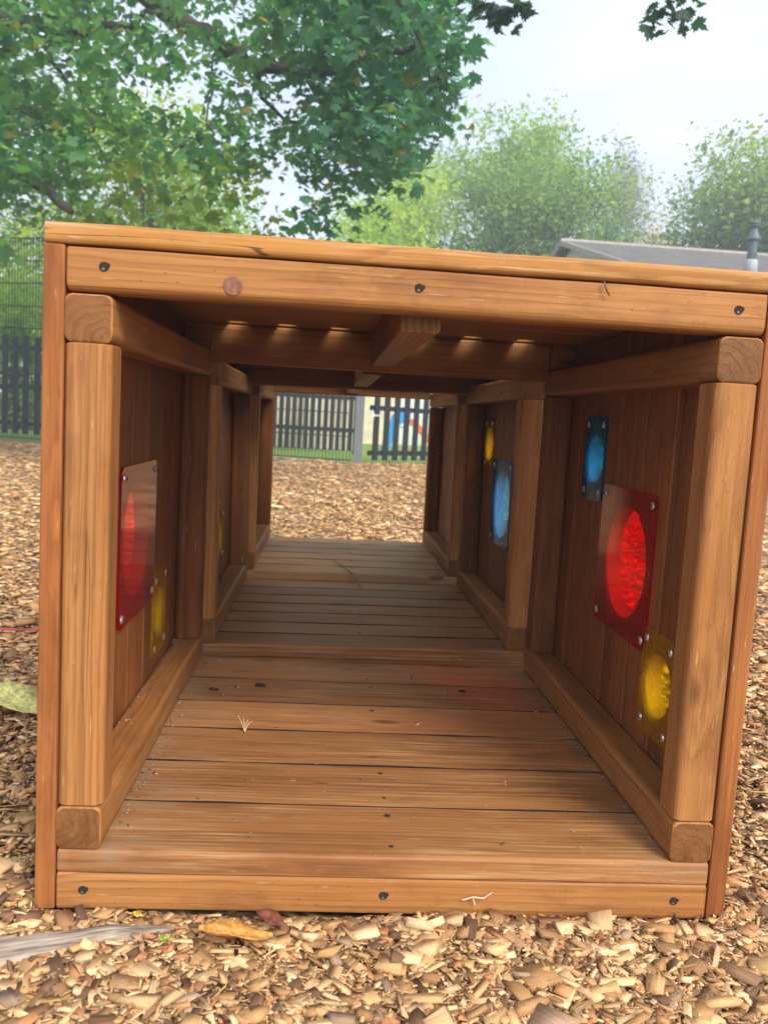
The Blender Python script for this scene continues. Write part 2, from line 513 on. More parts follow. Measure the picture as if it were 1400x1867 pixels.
# ------------------------------------------------------------------ the play tunnel: three timber boxes in a row
def side_panel_mesh(D, x_in, sgn, z0, z1, t, holes):
    """vertical boards side by side, with round holes cut through"""
    n = max(1, round(D / 0.125))
    pw = D / n
    mb = MB()
    for k in range(n):
        gap = 0.0024
        xc = x_in + sgn * t / 2
        mb.board((xc, (k + 0.5) * pw, z0), Z, X, Y, z1 - z0, t - (0.0008 if k % 2 else 0), pw - gap, r=0.0025, segs=2, jit=0.0)
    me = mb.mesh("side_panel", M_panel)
    if holes:
        o = bpy.data.objects.new("panel_source", me); C.objects.link(o)
        cut = MB()
        for (cy, cz, r) in holes:
            seg = 48
            v = [(x_in + sgn * t / 2 + s * t * 1.5, cy + r * math.cos(2 * math.pi * i / seg), cz + r * math.sin(2 * math.pi * i / seg)) for s in (-1, 1) for i in range(seg)]
            f = [(i, (i + 1) % seg, seg + (i + 1) % seg, seg + i) for i in range(seg)] + [tuple(reversed(range(seg))), tuple(range(seg, 2 * seg))]
            cut.add(v, f)
        co = bpy.data.objects.new("hole_cutter", cut.mesh("cutter", M_panel)); C.objects.link(co)
        md = o.modifiers.new("b", 'BOOLEAN'); md.object = co; md.operation = 'DIFFERENCE'; md.solver = 'EXACT'
        dg = bpy.context.evaluated_depsgraph_get()
        dg.update()
        me2 = bpy.data.meshes.new_from_object(o.evaluated_get(dg))
        bpy.data.objects.remove(o); bpy.data.objects.remove(co)
        me = me2
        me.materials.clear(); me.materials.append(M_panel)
        me.polygons.foreach_set('material_index', [0] * len(me.polygons))
        for nm in ('grain', 'tone', 'endg'):
            if nm in me.attributes: me.attributes.remove(me.attributes[nm])
        nv = len(me.vertices)
        co_ = np.zeros(nv * 3, dtype=np.float32); me.vertices.foreach_get('co', co_); co_ = co_.reshape(-1, 3)
        ki = np.clip(np.floor(co_[:, 1] / pw + 1e-4), 0, n - 1)
        # the islands' own index (boards are separate pieces, so y decides)
        rs = np.random.default_rng(int(D * 1000) + (1 if sgn > 0 else 2))
        offl, offa, offb, tn = rs.uniform(-20, 20, n), rs.uniform(-0.05, 0.05, n), rs.uniform(0.01, 0.06, n), rs.uniform(0.15, 0.9, n)
        kk = ki.astype(int)
        g = np.stack([co_[:, 2] + offl[kk], co_[:, 1] - (kk + 0.5) * pw + offa[kk], co_[:, 0] - x_in + offb[kk]], 1).astype(np.float32)
        me.attributes.new('grain', 'FLOAT_VECTOR', 'POINT').data.foreach_set('vector', g.ravel())
        me.attributes.new('tone', 'FLOAT', 'POINT').data.foreach_set('value', tn[kk].astype(np.float32))
        me.attributes.new('endg', 'FLOAT', 'FACE').data.foreach_set('value', np.zeros(len(me.polygons), dtype=np.float32))
    return me


def plate_mesh(wy, wz, t=0.004, r=0.014):
    """flat sheet with rounded corners in the YZ plane, thickness along x, centred"""
    pr = []
    for k, (sa, sb) in enumerate([(1, 1), (-1, 1), (-1, -1), (1, -1)]):
        for s in range(6):
            a = math.pi / 2 * (k + s / 5)
            pr.append((sa * (wy / 2 - r) + math.cos(a) * r, sb * (wz / 2 - r) + math.sin(a) * r))
    n = len(pr)
    v = [(-t / 2, a, b) for a, b in pr] + [(t / 2, a, b) for a, b in pr]
    f = [tuple(reversed(range(n))), tuple(range(n, 2 * n))] + [(i, (i + 1) % n, n + (i + 1) % n, n + i) for i in range(n)]
    mb = MB(); mb.add(v, f)
    return mb


def play_tunnel(label, loc, rot, hi, D, deck, rail_lo, rail, beam_gap, t, windows, deckmat, nplanks, slots=False, light_gaps=()):
    """hi = half of the clear width between the rails; windows = (side, y, z, hole r, plate wy, wz, material)"""
    root = empty('play_tunnel', loc, rot)
    tag(root, label, 'play tunnel', 'timber box sections of the play tunnel')
    inner = hi + rail                      # inside face of the side panels
    rail_hi = rail_lo + rail
    beam_lo = rail_hi + 0.003
    roof_lo = beam_lo + 0.052
    # sides
    for sg in (-1, 1):
        holes = [(wd[1], wd[2], wd[3]) for wd in windows if wd[0] == sg]
        me = side_panel_mesh(D, sg * inner, sg, 0.0, roof_lo, t, holes)
        o = bpy.data.objects.new('side_panel', me); C.objects.link(o); o.parent = root
        rx = sg * (hi + rail / 2)
        for zc in (deck + 0.0005 + rail / 2, rail_lo + rail / 2):
            m = MB(); m.board((rx, 0.002, zc), Y, X, Z, D - 0.004, rail, rail, r=0.009, segs=4, pith=(random.uniform(-.03, .03), random.uniform(-.03, .03)), tone=random.uniform(.2, .8))
            m.build('rail', M_frame, root)
        for yc in (0.031, D - 0.031):
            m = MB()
            m.board((rx, yc, deck + rail + 0.001), Z, X, Y, rail_lo - deck - rail - 0.002, rail, 0.058, r=0.011, segs=5, tone=0.10 if yc > 0.1 else (random.uniform(.45, .7) if slots else 0.97))  # tone paints shade on rear posts, light on the farther boxes' front posts
            m.build('post', M_panel if yc > 0.1 else M_frame, root)  # rear posts take the redder panel colour, as if in shade
    # deck on two floor beams
    for yc in (0.024, D - 0.024):
        m = MB(); m.board((-inner + 0.0015, yc, (deck - 0.030) / 2), X, Y, Z, 2 * inner - 0.003, 0.045, deck - 0.0315, r=0.004, tone=0.55)
        b = m.build('floor_beam', M_frame, root)
        if yc < 0.1:
            for sx in (-0.39, -0.008, 0.379):
                screw(SUNK, (sx * inner / 0.425, 0.0010, 0.027), (0, -1, 0), b)
    m = MB()
    pw = D / nplanks
    for k in range(nplanks):
        m.board((-inner + 0.0015, (k + 0.5) * pw, deck - 0.015), X, Y, Z, 2 * inner - 0.003, pw - (0.0050 if slots else 0.0095), 0.030, r=0.0012, segs=2, jit=0.0007, tone=0.12 if (k == 0 and not slots) else None, rs=(0.0012, 0.0012, 0.0012, 0.0012) if k else (0.0012, 0.0045, 0.0012, 0.0012), dirty=(1, -1) if k else (1,))  # front board of the farther decks toned dark, as shade on the step
    for k in range(1, nplanks):
        m.box((-inner + 0.003, k * pw - (0.0027 if slots else 0.0037), deck - 0.026), (inner - 0.003, k * pw + (0.0027 if slots else 0.0037), deck - 0.0040), mi=1)
    dk = m.build('deck', [deckmat, M_dirt], root)
    for k in range(nplanks):
        for q in (-0.3, 0.3):
            screw(DSCREW, (0.004 + random.uniform(-.004, .004), (k + 0.5 + q) * pw, deck - 0.0002), (0, 0, 1), dk, s=random.uniform(.7, 1.25))
    # roof on cross beams and a joist
    m = MB(); m.board((-inner + 0.0015, 0.024, (beam_lo + roof_lo - 0.0015) / 2), X, Y, Z, 2 * inner - 0.003, 0.045, roof_lo - beam_lo - 0.0015, rs=ROUND, segs=4, tone=0.6)
    m.disc((-0.230 * inner / 0.425, 0.0012, beam_lo + 0.017), (0, -1, 0), 0.0115, 0.0006, 18, 1)
    b = m.build('cross_beam', [M_frame, M_knot], root)
    for sx in (-0.38, -0.009, 0.387):
        screw(SUNK, (sx * inner / 0.425, 0.0010, (beam_lo + roof_lo) / 2 + 0.003), (0, -1, 0), b)
    m = MB(); m.board((-hi + 0.001, D - 0.0225, (rail_hi - 0.025 + roof_lo + 0.0006) / 2), X, Y, Z, 2 * hi - 0.002, 0.045, roof_lo + 0.0006 - rail_hi + 0.025, r=0.006, tone=0.35)
    for sg in (-1, 1):
        m.board((sg * (hi + 0.0005 if sg > 0 else inner - 0.001), D - 0.0225, (rail_hi + 0.001 + roof_lo + 0.0006) / 2), X, Y, Z, rail - 0.0015, 0.045, roof_lo + 0.0006 - rail_hi - 0.001, r=0.002, tone=0.35)
    m.build('cross_beam', M_frame, root)
    m = MB(); m.board((0.0, 0.047, (rail_hi - 0.016 + roof_lo) / 2 - 0.001), Y, X, Z, D - 0.047 - 0.046, 0.05, roof_lo - rail_hi + 0.016 - 0.002, r=0.005, tone=0.25)
    m.build('ceiling_joist', M_frame, root)
    m = MB()
    oi = inner + t
    n = nplanks
    pw = D / n
    for k in range(n):
        w0, w1 = k * pw, (k + 1) * pw
        if slots and k == n - 1:
            # a narrow open joint in front of the rear beam, bridged by short fillets so that slots stay open
            m.board((-oi, (w0 + D - 0.091) / 2, roof_lo + 0.0145), X, Y, Z, 2 * oi, D - 0.091 - w0, 0.025, r=0.004)
            m.board((-oi, D - 0.023, roof_lo + 0.0145), X, Y, Z, 2 * oi, 0.046, 0.025, r=0.004)
            xs = [-0.311, -0.206, -0.094, 0.090, 0.192, 0.307]
            e = [-oi] + [v for x in xs for v in (x - 0.019, x + 0.019)] + [oi]
            for q in range(0, len(e), 2):
                m.board((e[q], D - 0.0683, roof_lo + 0.0145), X, Y, Z, e[q + 1] - e[q], 0.0450, 0.0235, r=0.001, segs=1, jit=0)
        else:
            m.board((-oi, (w0 + w1) / 2, roof_lo + 0.0135), X, Y, Z, 2 * oi, w1 - w0 - 0.0015 - (light_gaps[k] if k < len(light_gaps) else 0), 0.025, r=0.004 if k else 0.007, segs=4, jit=0.0006, tone=0.75 if k == 0 else None)  # wide roof gaps added, out of view, to let light into the farther boxes
    m.build('roof', M_roof, root)
    # coloured windows screwed to the inside over the holes
    for (sg, cy, cz, hr, wy, wz, mat) in windows:
        pm = plate_mesh(wy, wz)
        o = pm.build('colour_window', mat, root, loc=(sg * (inner - 0.0032), cy, cz))
        for a in (-1, 1):
            for bb in (-1, 1):
                screw(SCREW, (-sg * 0.002, a * (wy / 2 - 0.017), bb * (wz / 2 - 0.017)), (-sg, 0, 0), o, s=1.2)
    return root


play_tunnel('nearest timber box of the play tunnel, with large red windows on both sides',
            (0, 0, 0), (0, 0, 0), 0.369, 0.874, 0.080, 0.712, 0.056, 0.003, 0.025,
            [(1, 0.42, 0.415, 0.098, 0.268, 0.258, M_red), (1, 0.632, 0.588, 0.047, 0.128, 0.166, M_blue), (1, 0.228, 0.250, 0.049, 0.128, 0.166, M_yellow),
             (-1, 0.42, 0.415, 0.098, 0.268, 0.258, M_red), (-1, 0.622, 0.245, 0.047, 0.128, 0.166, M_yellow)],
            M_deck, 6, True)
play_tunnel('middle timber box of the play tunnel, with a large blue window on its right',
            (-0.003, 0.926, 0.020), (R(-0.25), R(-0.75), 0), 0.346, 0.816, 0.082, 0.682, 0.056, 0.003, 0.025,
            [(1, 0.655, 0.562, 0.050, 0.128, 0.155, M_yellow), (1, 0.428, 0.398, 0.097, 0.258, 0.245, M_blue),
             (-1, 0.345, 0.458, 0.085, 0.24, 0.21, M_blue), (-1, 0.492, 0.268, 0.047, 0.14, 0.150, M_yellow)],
            M_deck_mid, 7, light_gaps=(0, 0.065, 0.065, 0.065, 0.05))
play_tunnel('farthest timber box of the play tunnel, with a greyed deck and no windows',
            (-0.007, 1.785, 0.037), (0, R(-0.5), 0), 0.3245, 0.80, 0.083, 0.661, 0.056, 0.003, 0.025, [], M_deck_grey, 6, light_gaps=(0, 0.08, 0.08, 0.08, 0.08, 0.02))

# ------------------------------------------------------------------ ground
T = NT("wood chip bed")
tcn = T.n('TexCoord')
v1 = T.n('TexVoronoi', feature='F1'); v1.inputs['Scale'].default_value = 1.0
mpn = T.n('Mapping'); mpn.inputs['Scale'].default_value = (24, 42, 30); mpn.inputs['Rotation'].default_value = (0, 0, 0.6)
dw = T.noise(tcn.outputs['Object'], 3.0, 3.0, 0.6, 'Color')
addv = T.n('VectorMath', operation='MULTIPLY_ADD'); T.l(dw, addv.inputs[0]); addv.inputs[1].default_value = (0.5, 0.5, 0); T.l(tcn.outputs['Object'], addv.inputs[2])
T.l(addv.outputs[0], mpn.inputs[0]); T.l(mpn.outputs[0], v1.inputs['Vector'])
s1 = T.n('SeparateColor'); T.l(v1.outputs['Color'], s1.inputs[0])
cchip = T.ramp(s1.outputs[0], [(0, (0.17, 0.10, 0.05)), (0.25, (0.38, 0.24, 0.12)), (0.55, (0.58, 0.385, 0.19)), (0.85, (0.70, 0.49, 0.27)), (1, (0.76, 0.59, 0.38))])
crev = T.mapr(v1.outputs['Distance'], 0.30, 0.75)
cchip = T.mix(crev, cchip, (0.085, 0.05, 0.028))
hh = T.math('SUBTRACT', T.math('MULTIPLY', s1.outputs[1], 0.7), v1.outputs['Distance'])
M_bed = T.done(T.principled(cchip, 0.85, T.bump(hh, 0.9, 0.02), spec=0.2))


def sheet(name, pts, z, mat, nsub=None):
    mb = MB()
    mb.add([(x, y, z) for x, y in pts], [tuple(range(len(pts)))])
    o = mb.build(name, mat)
    return tag(o, kind='structure')


sheet('ground', [(-400, -60), (400, -60), (400, 700), (-400, 700)], -0.022, plain("grassy earth", (0.075, 0.095, 0.035), 0.9, 0, 0.4, 1.5))
sheet('wood_chip_bed', [(-9, -5), (8, -5), (8, 12.2), (1.6, 12.35), (0.25, 11.05), (-5, 12.5), (-9, 13.5)], -0.016, M_bed)
M_turf = plain("artificial turf", (0.19, 0.31, 0.045), 0.9, 0, 0.3, 25)
sheet('lawn', [(0.25, 11.07), (1.6, 12.37), (8, 12.22), (30, 14), (30, 40), (-30, 40), (-30, 18), (-9, 13.55), (-5, 12.55)], -0.012, M_turf)
sheet('path', [(-3.5, 12.13), (0.18, 11.12), (0.18, 11.30), (-3.5, 13.0)], -0.008, plain("pale concrete edging", (0.55, 0.52, 0.47), 0.85, 0, 0.12, 12))

# chips ------------------------------------------------------------
T = NT("wood chips")
g = T.attr('grain', 'Vector')
cv = T.attr('chip', 'Color')
fib = T.noise(T.vmul(g, (35, 420, 420)), 1.0, 3.0, 0.6)
bl = T.noise(T.vmul(g, (40, 90, 90)), 1.0, 2.0, 0.6)
fv = T.mapr(fib, 0.25, 0.75, 0.72, 1.18)
cc = T.n('CombineColor')
for i in range(3): T.l(fv, cc.inputs[i])
c = T.mix(1.0, cv, cc.outputs[0], 'MULTIPLY')
c = T.mix(T.mapr(bl, 0.56, 0.72, 0, 0.45), c, (0.13, 0.075, 0.04))
M_chip = T.done(T.principled(c, 0.8, T.bump(fib, 0.4, 0.002), spec=0.25))


def in_boxes(x, y):
    a = (np.abs(x) < 0.452) & (y > 0.0) & (y < 0.88)
    b = (np.abs(x + 0.003) < 0.43) & (y >= 0.922) & (y < 1.745)
    c_ = (np.abs(x + 0.007) < 0.41) & (y >= 1.78) & (y < 2.59)
    return a | b | c_


def chip_positions():
    xs, ys = [], []
    n = 190000
    r = np.exp(rng.uniform(np.log(0.86), np.log(13.2), n)); th = rng.uniform(-0.62, 0.70, n)
    xs.append(-0.109 + r * np.sin(th)); ys.append(-1.0439 + r * np.cos(th))
    n = 80000
    xs.append(rng.uniform(-0.95, 0.95, n)); ys.append(rng.uniform(-0.5, 0.06, n))
    n = 9000
    xs.append(rng.uniform(-1.5, -0.44, n)); ys.append(rng.uniform(-0.2, 2.5, n))
    n = 7000
    xs.append(rng.uniform(0.44, 1.5, n)); ys.append(rng.uniform(-0.2, 2.5, n))
    x, y = np.concatenate(xs), np.concatenate(ys)
    lim = np.where(x < 0.25, 11.05 - (x - 0.25) * 0.276, 11.05 + (np.minimum(x, 1.6) - 0.25) * 0.96)
    k = (~in_boxes(x, y)) & (y < lim) & (x > -9) & (x < 8)
    return x[k], y[k]


cx_, cy_ = chip_positions()
N = len(cx_)
dist = np.hypot(cx_ + 0.109, cy_ + 1.04)
near = dist < 2.2
Lc = np.exp(rng.normal(np.log(0.0105), 0.52, N)) * (1 + dist / 6)
Lc = np.clip(Lc, 0.005, 0.032 + 0.014 * dist)
asp = np.exp(rng.normal(np.log(0.36), 0.45, N))
tiny = (rng.random(N) < 0.38) & near
Lc[tiny] *= 0.45
big = (rng.random(N) < 0.035) & near
Lc[big] *= 1.3
long_ = rng.random(N) < 0.08
Lc[long_] *= 2.0; asp[long_] *= 0.35
Wc = np.clip(Lc * asp, 0.0022, 0.035)
Hc = np.clip(Wc * rng.uniform(0.15, 0.5, N), 0.001, 0.011)
yaw = rng.uniform(0, 2 * np.pi, N)
pit = rng.normal(0, 0.22, N); rol = rng.normal(0, 0.30, N)
pit /= 1 + dist / 5; rol /= 1 + dist / 5
# low mounds make the bed uneven; heaped a little against the boxes
mound = 0.010 * np.sin(cx_ * 5.1 + 1.3 * np.sin(cy_ * 3.3)) * np.sin(cy_ * 4.3 + 0.7) + 0.006 * np.sin(cx_ * 13 + cy_ * 9)
zc = -0.010 + mound * 0.8 + rng.uniform(-0.006, 0.014, N) * (1 + dist / 14)
hug = (cy_ > -0.035) & (cy_ < 0.02) & (np.abs(cx_) < 0.5)
zc[hug] = np.minimum(zc[hug], 0.006)
bx = np.array([[-1, -1, -1], [1, -1, -1], [1, 1, -1], [-1, 1, -1], [-1, -1, 1], [1, -1, 1], [1, 1, 1], [-1, 1, 1]], dtype=np.float64) * 0.5
loc = bx[None] * np.stack([Lc, Wc, Hc], 1)[:, None, :]
loc = loc * (1 + rng.uniform(-0.38, 0.30, (N, 8, 3)) * np.array([0.7, 1.0, 0.8]))
grain = loc + rng.uniform(-5, 5, (N, 1, 3))
# bend
loc[:, :, 2] += (loc[:, :, 0] ** 2 / np.maximum(Lc, 1e-3)[:, None]) * rng.normal(0, 0.14, (N, 1))
cyw, syw, cp, sp_, cr_, sr = np.cos(yaw), np.sin(yaw), np.cos(pit), np.sin(pit), np.cos(rol), np.sin(rol)
x0, y0, z0 = loc[..., 0], loc[..., 1], loc[..., 2]
y1 = y0 * cr_[:, None] - z0 * sr[:, None]; z1 = y0 * sr[:, None] + z0 * cr_[:, None]
x2 = x0 * cp[:, None] + z1 * sp_[:, None]; z2 = -x0 * sp_[:, None] + z1 * cp[:, None]
x3 = x2 * cyw[:, None] - y1 * syw[:, None]; y3 = x2 * syw[:, None] + y1 * cyw[:, None]
V = np.stack([x3 + cx_[:, None], y3 + cy_[:, None], z2 + zc[:, None]], -1).reshape(-1, 3)
inb = (V[:, 1] > -0.004) & (V[:, 1] < 0.87) & (np.abs(V[:, 0]) < 0.452)
V[inb & (V[:, 1] < 0.10), 1] = -0.004
pal = np.array([[0.56, 0.41, 0.245], [0.47, 0.315, 0.165], [0.38, 0.235, 0.115], [0.27, 0.16, 0.085], [0.60, 0.47, 0.31], [0.19, 0.115, 0.07], [0.40, 0.20, 0.10], [0.30, 0.22, 0.165], [0.11, 0.065, 0.045]])
pk = rng.choice(len(pal), N, p=[0.19, 0.2, 0.17, 0.14, 0.08, 0.08, 0.06, 0.05, 0.03])
colr = pal[pk] * rng.uniform(0.85, 1.3, (N, 1)) * np.array([1.12, 1.0, 0.84]) * (1 + 0.32 * np.clip((dist - 1.5) / 4, 0, 1))[:, None]  # chip colour brightened with distance, standing in for sunlight further off
fq = np.array([[0, 3, 2, 1], [4, 5, 6, 7], [0, 1, 5, 4], [1, 2, 6, 5], [2, 3, 7, 6], [3, 0, 4, 7]])
F = (fq[None] + (np.arange(N) * 8)[:, None, None]).reshape(-1)


def np_mesh(name, V, loops, counts, mats, attrs):
    me = bpy.data.meshes.new(name)
    me.vertices.add(len(V)); me.vertices.foreach_set('co', np.ascontiguousarray(V, dtype=np.float32).ravel())
    me.loops.add(len(loops)); me.loops.foreach_set('vertex_index', np.ascontiguousarray(loops, dtype=np.int32))
    me.polygons.add(len(counts))
    starts = np.concatenate([[0], np.cumsum(counts)[:-1]]).astype(np.int32)
    me.polygons.foreach_set('loop_start', starts)
    for (nm, tp, key, arr) in attrs:
        me.attributes.new(nm, tp, 'POINT').data.foreach_set(key, np.ascontiguousarray(arr, dtype=np.float32).ravel())
    for m in (mats if isinstance(mats, (list, tuple)) else [mats]): me.materials.append(m)
    me.update(calc_edges=True)
    return me


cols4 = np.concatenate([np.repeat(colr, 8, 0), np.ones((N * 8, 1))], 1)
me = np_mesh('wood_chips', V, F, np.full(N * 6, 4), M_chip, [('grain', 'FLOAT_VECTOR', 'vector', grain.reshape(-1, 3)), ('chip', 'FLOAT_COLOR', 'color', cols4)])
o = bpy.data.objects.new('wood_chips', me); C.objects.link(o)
tag(o, 'loose tan and brown wood chips covering the playground floor', 'wood chips', kind='stuff')

# ------------------------------------------------------------------ leaves
def leaf_material(name, trans=0.45, rough=0.5):
    T = NT(name)
    cv = T.attr('leafcol', 'Color')
    geo = T.n('TexCoord')
    n1 = T.noise(geo.outputs['Object'], 9.0, 3.0, 0.6)
    fv = T.mapr(n1, 0.3, 0.7, 0.78, 1.2)
    cc = T.n('CombineColor')
    for i in range(3): T.l(fv, cc.inputs[i])
    c = T.mix(1.0, cv, cc.outputs[0], 'MULTIPLY')
    p = T.principled(c, rough, spec=0.35)
    tl = T.n('BsdfTranslucent')
    c3 = T.mix(1.0, c, (1.5, 1.6, 0.8), 'MULTIPLY')
    T.l(c3, tl.inputs[0])
    m = T.n('MixShader'); m.inputs[0].default_value = trans
    T.l(p, m.inputs[1]); T.l(tl.outputs[0], m.inputs[2])
    return T.done(m.outputs[0])


M_leaf = leaf_material("maple leaves", 0.55)
M_bark = plain("bark", (0.075, 0.058, 0.045), 0.9, 0, 0.35, 20, 0.6)

MAPLE = np.array([(0, -0.02), (0.10, 0.02), (0.30, -0.06), (0.27, 0.06), (0.46, 0.16), (0.34, 0.22), (0.50, 0.42), (0.34, 0.38), (0.30, 0.48), (0.14, 0.42), (0.17, 0.66), (0.09, 0.66), (0.0, 0.95),
                  (-0.09, 0.66), (-0.17, 0.66), (-0.14, 0.42), (-0.30, 0.48), (-0.34, 0.38), (-0.50, 0.42), (-0.34, 0.22), (-0.46, 0.16), (-0.27, 0.06), (-0.30, -0.06), (-0.10, 0.02)])
OVAL = np.array([(0, 0), (0.26, 0.30), (0.22, 0.68), (0, 1.0), (-0.22, 0.68), (-0.26, 0.30)])


def leaves_mesh(name, P, size, cols, shape, mat, droop=0.5, seed=1):
    """P (n,3) leaf base points; one outline polygon each, cupped along the midrib"""
    rg = np.random.default_rng(seed)
    n = len(P); k = len(shape)
    s = size * np.exp(rg.normal(0, 0.30, n))
    yaw = rg.uniform(0, 2 * np.pi, n)
    pitch = rg.normal(-droop, 0.45, n)
    roll = rg.normal(0, 0.55, n)
    d = np.stack([np.cos(yaw) * np.cos(pitch), np.sin(yaw) * np.cos(pitch), np.sin(pitch)], 1)
    side = np.stack([-np.sin(yaw), np.cos(yaw), np.zeros(n)], 1)
    nrm = np.cross(side, d)
    sd = side * np.cos(roll)[:, None] + nrm * np.sin(roll)[:, None]
    up = np.cross(sd, d)
    a, b = shape[:, 0], shape[:, 1]
    cup = rg.uniform(0.0, 0.45, n); bend = rg.uniform(-0.35, 0.15, n)
    V = (P[:, None, :] + s[:, None, None] * (sd[:, None, :] * a[None, :, None] + d[:, None, :] * b[None, :, None]
         + up[:, None, :] * (np.abs(a)[None, :] * cup[:, None] + (b ** 2)[None, :] * bend[:, None])[..., None])).reshape(-1, 3)
    c4 = np.concatenate([np.repeat(cols, k, 0), np.ones((n * k, 1))], 1)
    return np_mesh(name, V, np.arange(n * k), np.full(n, k), mat, [('leafcol', 'FLOAT_COLOR', 'color', c4)])


def child(name, me, parent):
    o = bpy.data.objects.new(name, me); C.objects.link(o); o.parent = parent
    return o


def jag(p, q, n, amp):
    p, q = Vector(p), Vector(q)
    pts = []
    for i in range(n + 1):
        t = i / n
        k = math.sin(math.pi * t) if 0 < i < n else 0
        pts.append(p.lerp(q, t) + Vector((random.uniform(-1, 1), random.uniform(-1, 1), random.uniform(-1, 1))) * amp * k)
    return pts


# the big maple whose crown hangs over the picture from the left ------------
def near_maple():
    base = Vector((-5.4, 7.6, -0.02))
    root = empty('maple_tree', base)
    tag(root, 'large dark green maple at the left, its leafy branches hanging over the play tunnel', 'tree')
    fork = Vector((-5.2, 7.6, 3.4))
    tr = MB()
    tr.tube([p - base for p in [base, base + Vector((0.02, 0, 0.5)), base + Vector((0.1, 0.05, 1.8)), fork, Vector((-5.0, 7.7, 6.0)), Vector((-4.6, 7.9, 9))]], [0.42, 0.31, 0.27, 0.24, 0.16, 0.05], 12)
    tr.build('trunk', M_bark, root, smooth=True)
    limbs = [
        [fork, at(-120, 300, 8.0), at(60, 330, 7.4), at(130, 385, 7.0)],
        [fork, at(-60, 40, 8.0), at(60, 42, 7.6), at(150, 62, 7.5), at(240, 48, 7.4), at(310, 10, 7.2)],
        [Vector((-5.05, 7.65, 5.2)), at(120, -120, 8.2), at(300, 20, 7.9), at(400, 78, 7.8), at(450, 118, 7.7), at(560, 136, 7.6), at(700, 90, 7.4), at(810, 110, 7.2)],
        [Vector((-5.05, 7.65, 5.0)), at(200, -180, 7.2), at(480, -120, 6.8), at(700, -60, 6.4), at(900, -70, 6.0), at(1120, -90, 5.5), at(1240, -40, 5.2)],
        [at(560, 136, 7.6), at(640, 230, 7.5), at(690, 330, 7.5)],
        [at(400, 78, 7.8), at(380, 190, 7.7), at(395, 300, 7.7), at(392, 340, 7.6)],
        [at(60, 42, 7.6), at(110, 130, 7.6), at(180, 210, 7.8), at(150, 260, 7.9)],
        [at(700, -60, 6.4), at(760, 60, 6.6), at(800, 160, 6.7)],
        [fork, at(-100, 180, 9.0), at(100, 210, 9.2), at(300, 260, 9.5), at(480, 300, 9.6)],
        [at(450, 118, 7.7), at(520, 220, 8.0), at(600, 260, 8.2)],
    ]
    lr = [(0.12, 0.03), (0.11, 0.015), (0.15, 0.018), (0.14, 0.01), (0.035, 0.006), (0.012, 0.005), (0.03, 0.008), (0.03, 0.008), (0.10, 0.015), (0.03, 0.006)]
    for pts, (ra, rb) in zip(limbs, lr):
        m = MB(); fine = []
        for i in range(len(pts) - 1):
            seg = jag(pts[i], pts[i + 1], 4, 0.05)
            fine += seg[:-1]
        fine.append(Vector(pts[-1]))
        rads = [ra + (rb - ra) * (i / (len(fine) - 1)) ** 0.7 for i in range(len(fine))]
        m.tube([p - base for p in fine], rads, 7)
        m.build('branch', M_bark, root, smooth=True)
    # clumps of leaves: (px, py, depth, spread m, leaves, tint)
    poly_holes = [(350, 170, 55, 50), (375, 120, 26, 40), (90, 115, 50, 30), (200, 262, 44, 26), (522, 345, 30, 66), (268, 150, 18, 40), (230, 30, 40, 28), (420, 5, 45, 24),
                  (560, 175, 34, 26), (30, 180, 26, 22), (500, 200, 30, 22), (330, 10, 16, 14), (330, 300, 14, 12)]

    def right_edge(y):
        ys = [-80, 0, 60, 100, 170, 210, 240, 290, 330, 380, 430]
        xs = [830, 822, 850, 852, 822, 818, 790, 745, 690, 610, 520]
        return float(np.interp(y, ys, xs))
    blobs = []
    rb = random.Random(5)
    for gy in range(-90, 440, 34):
        for gx in range(-70, 880, 38):
            x, y = gx + rb.uniform(-19, 19), gy + rb.uniform(-17, 17)
            if x > right_edge(y) - 12: continue
            if any(((x - hx) / (hw + 10)) ** 2 + ((y - hy) / (hh_ + 10)) ** 2 < 1 for hx, hy, hw, hh_ in poly_holes): continue
            if y > 330 and rb.random() < 0.6: continue
            dense = 1.0
            if 560 < x and y < 330: dense = 1.7
            if x < 200 and y > 200: dense = 1.35
            for layer in range(2):
                d = rb.uniform(6.4, 8.6) if layer == 0 else rb.uniform(8.2, 11.0)
                if layer == 1 and rb.random() < 0.4: continue
                blobs.append((x, y, d, 0.13, int(28 * dense * (1.0 if layer == 0 else 0.8))))
    for x, y, n in ((845, 40, 16), (850, 85, 18), (835, 120, 16), (838, 65, 16), (820, 160, 14), (700, 380, 12), (660, 400, 14), (600, 405, 14), (540, 400, 10), (575, 380, 14)):
        blobs.append((x - 8, y, 6.8, 0.07, n))
    P, col = [], []
    rg = np.random.default_rng(3)
    for (x, y, d, sp, n) in blobs:
        c0 = np.array(at(x, y, d))
        q = rg.normal(0, 1, (n, 3)) * np.array([sp, sp * 1.3, sp * 0.85])
        P.append(c0 + q)
        tint = rg.random()
        a = np.array([0.055, 0.175, 0.105]); b = np.array([0.16, 0.32, 0.095])
        if y > 300 and 180 < x < 520: a, b = np.array([0.10, 0.20, 0.035]), np.array([0.30, 0.36, 0.05])
        if x > 560: b = np.array([0.08, 0.21, 0.11])
        cl = a + (b - a) * np.clip(tint * 0.7 + rg.uniform(-0.2, 0.5, n), 0, 1)[:, None]
        yl = rg.random(n) < 0.015
        cl[yl] = (0.30, 0.24, 0.04)
        col.append(cl)
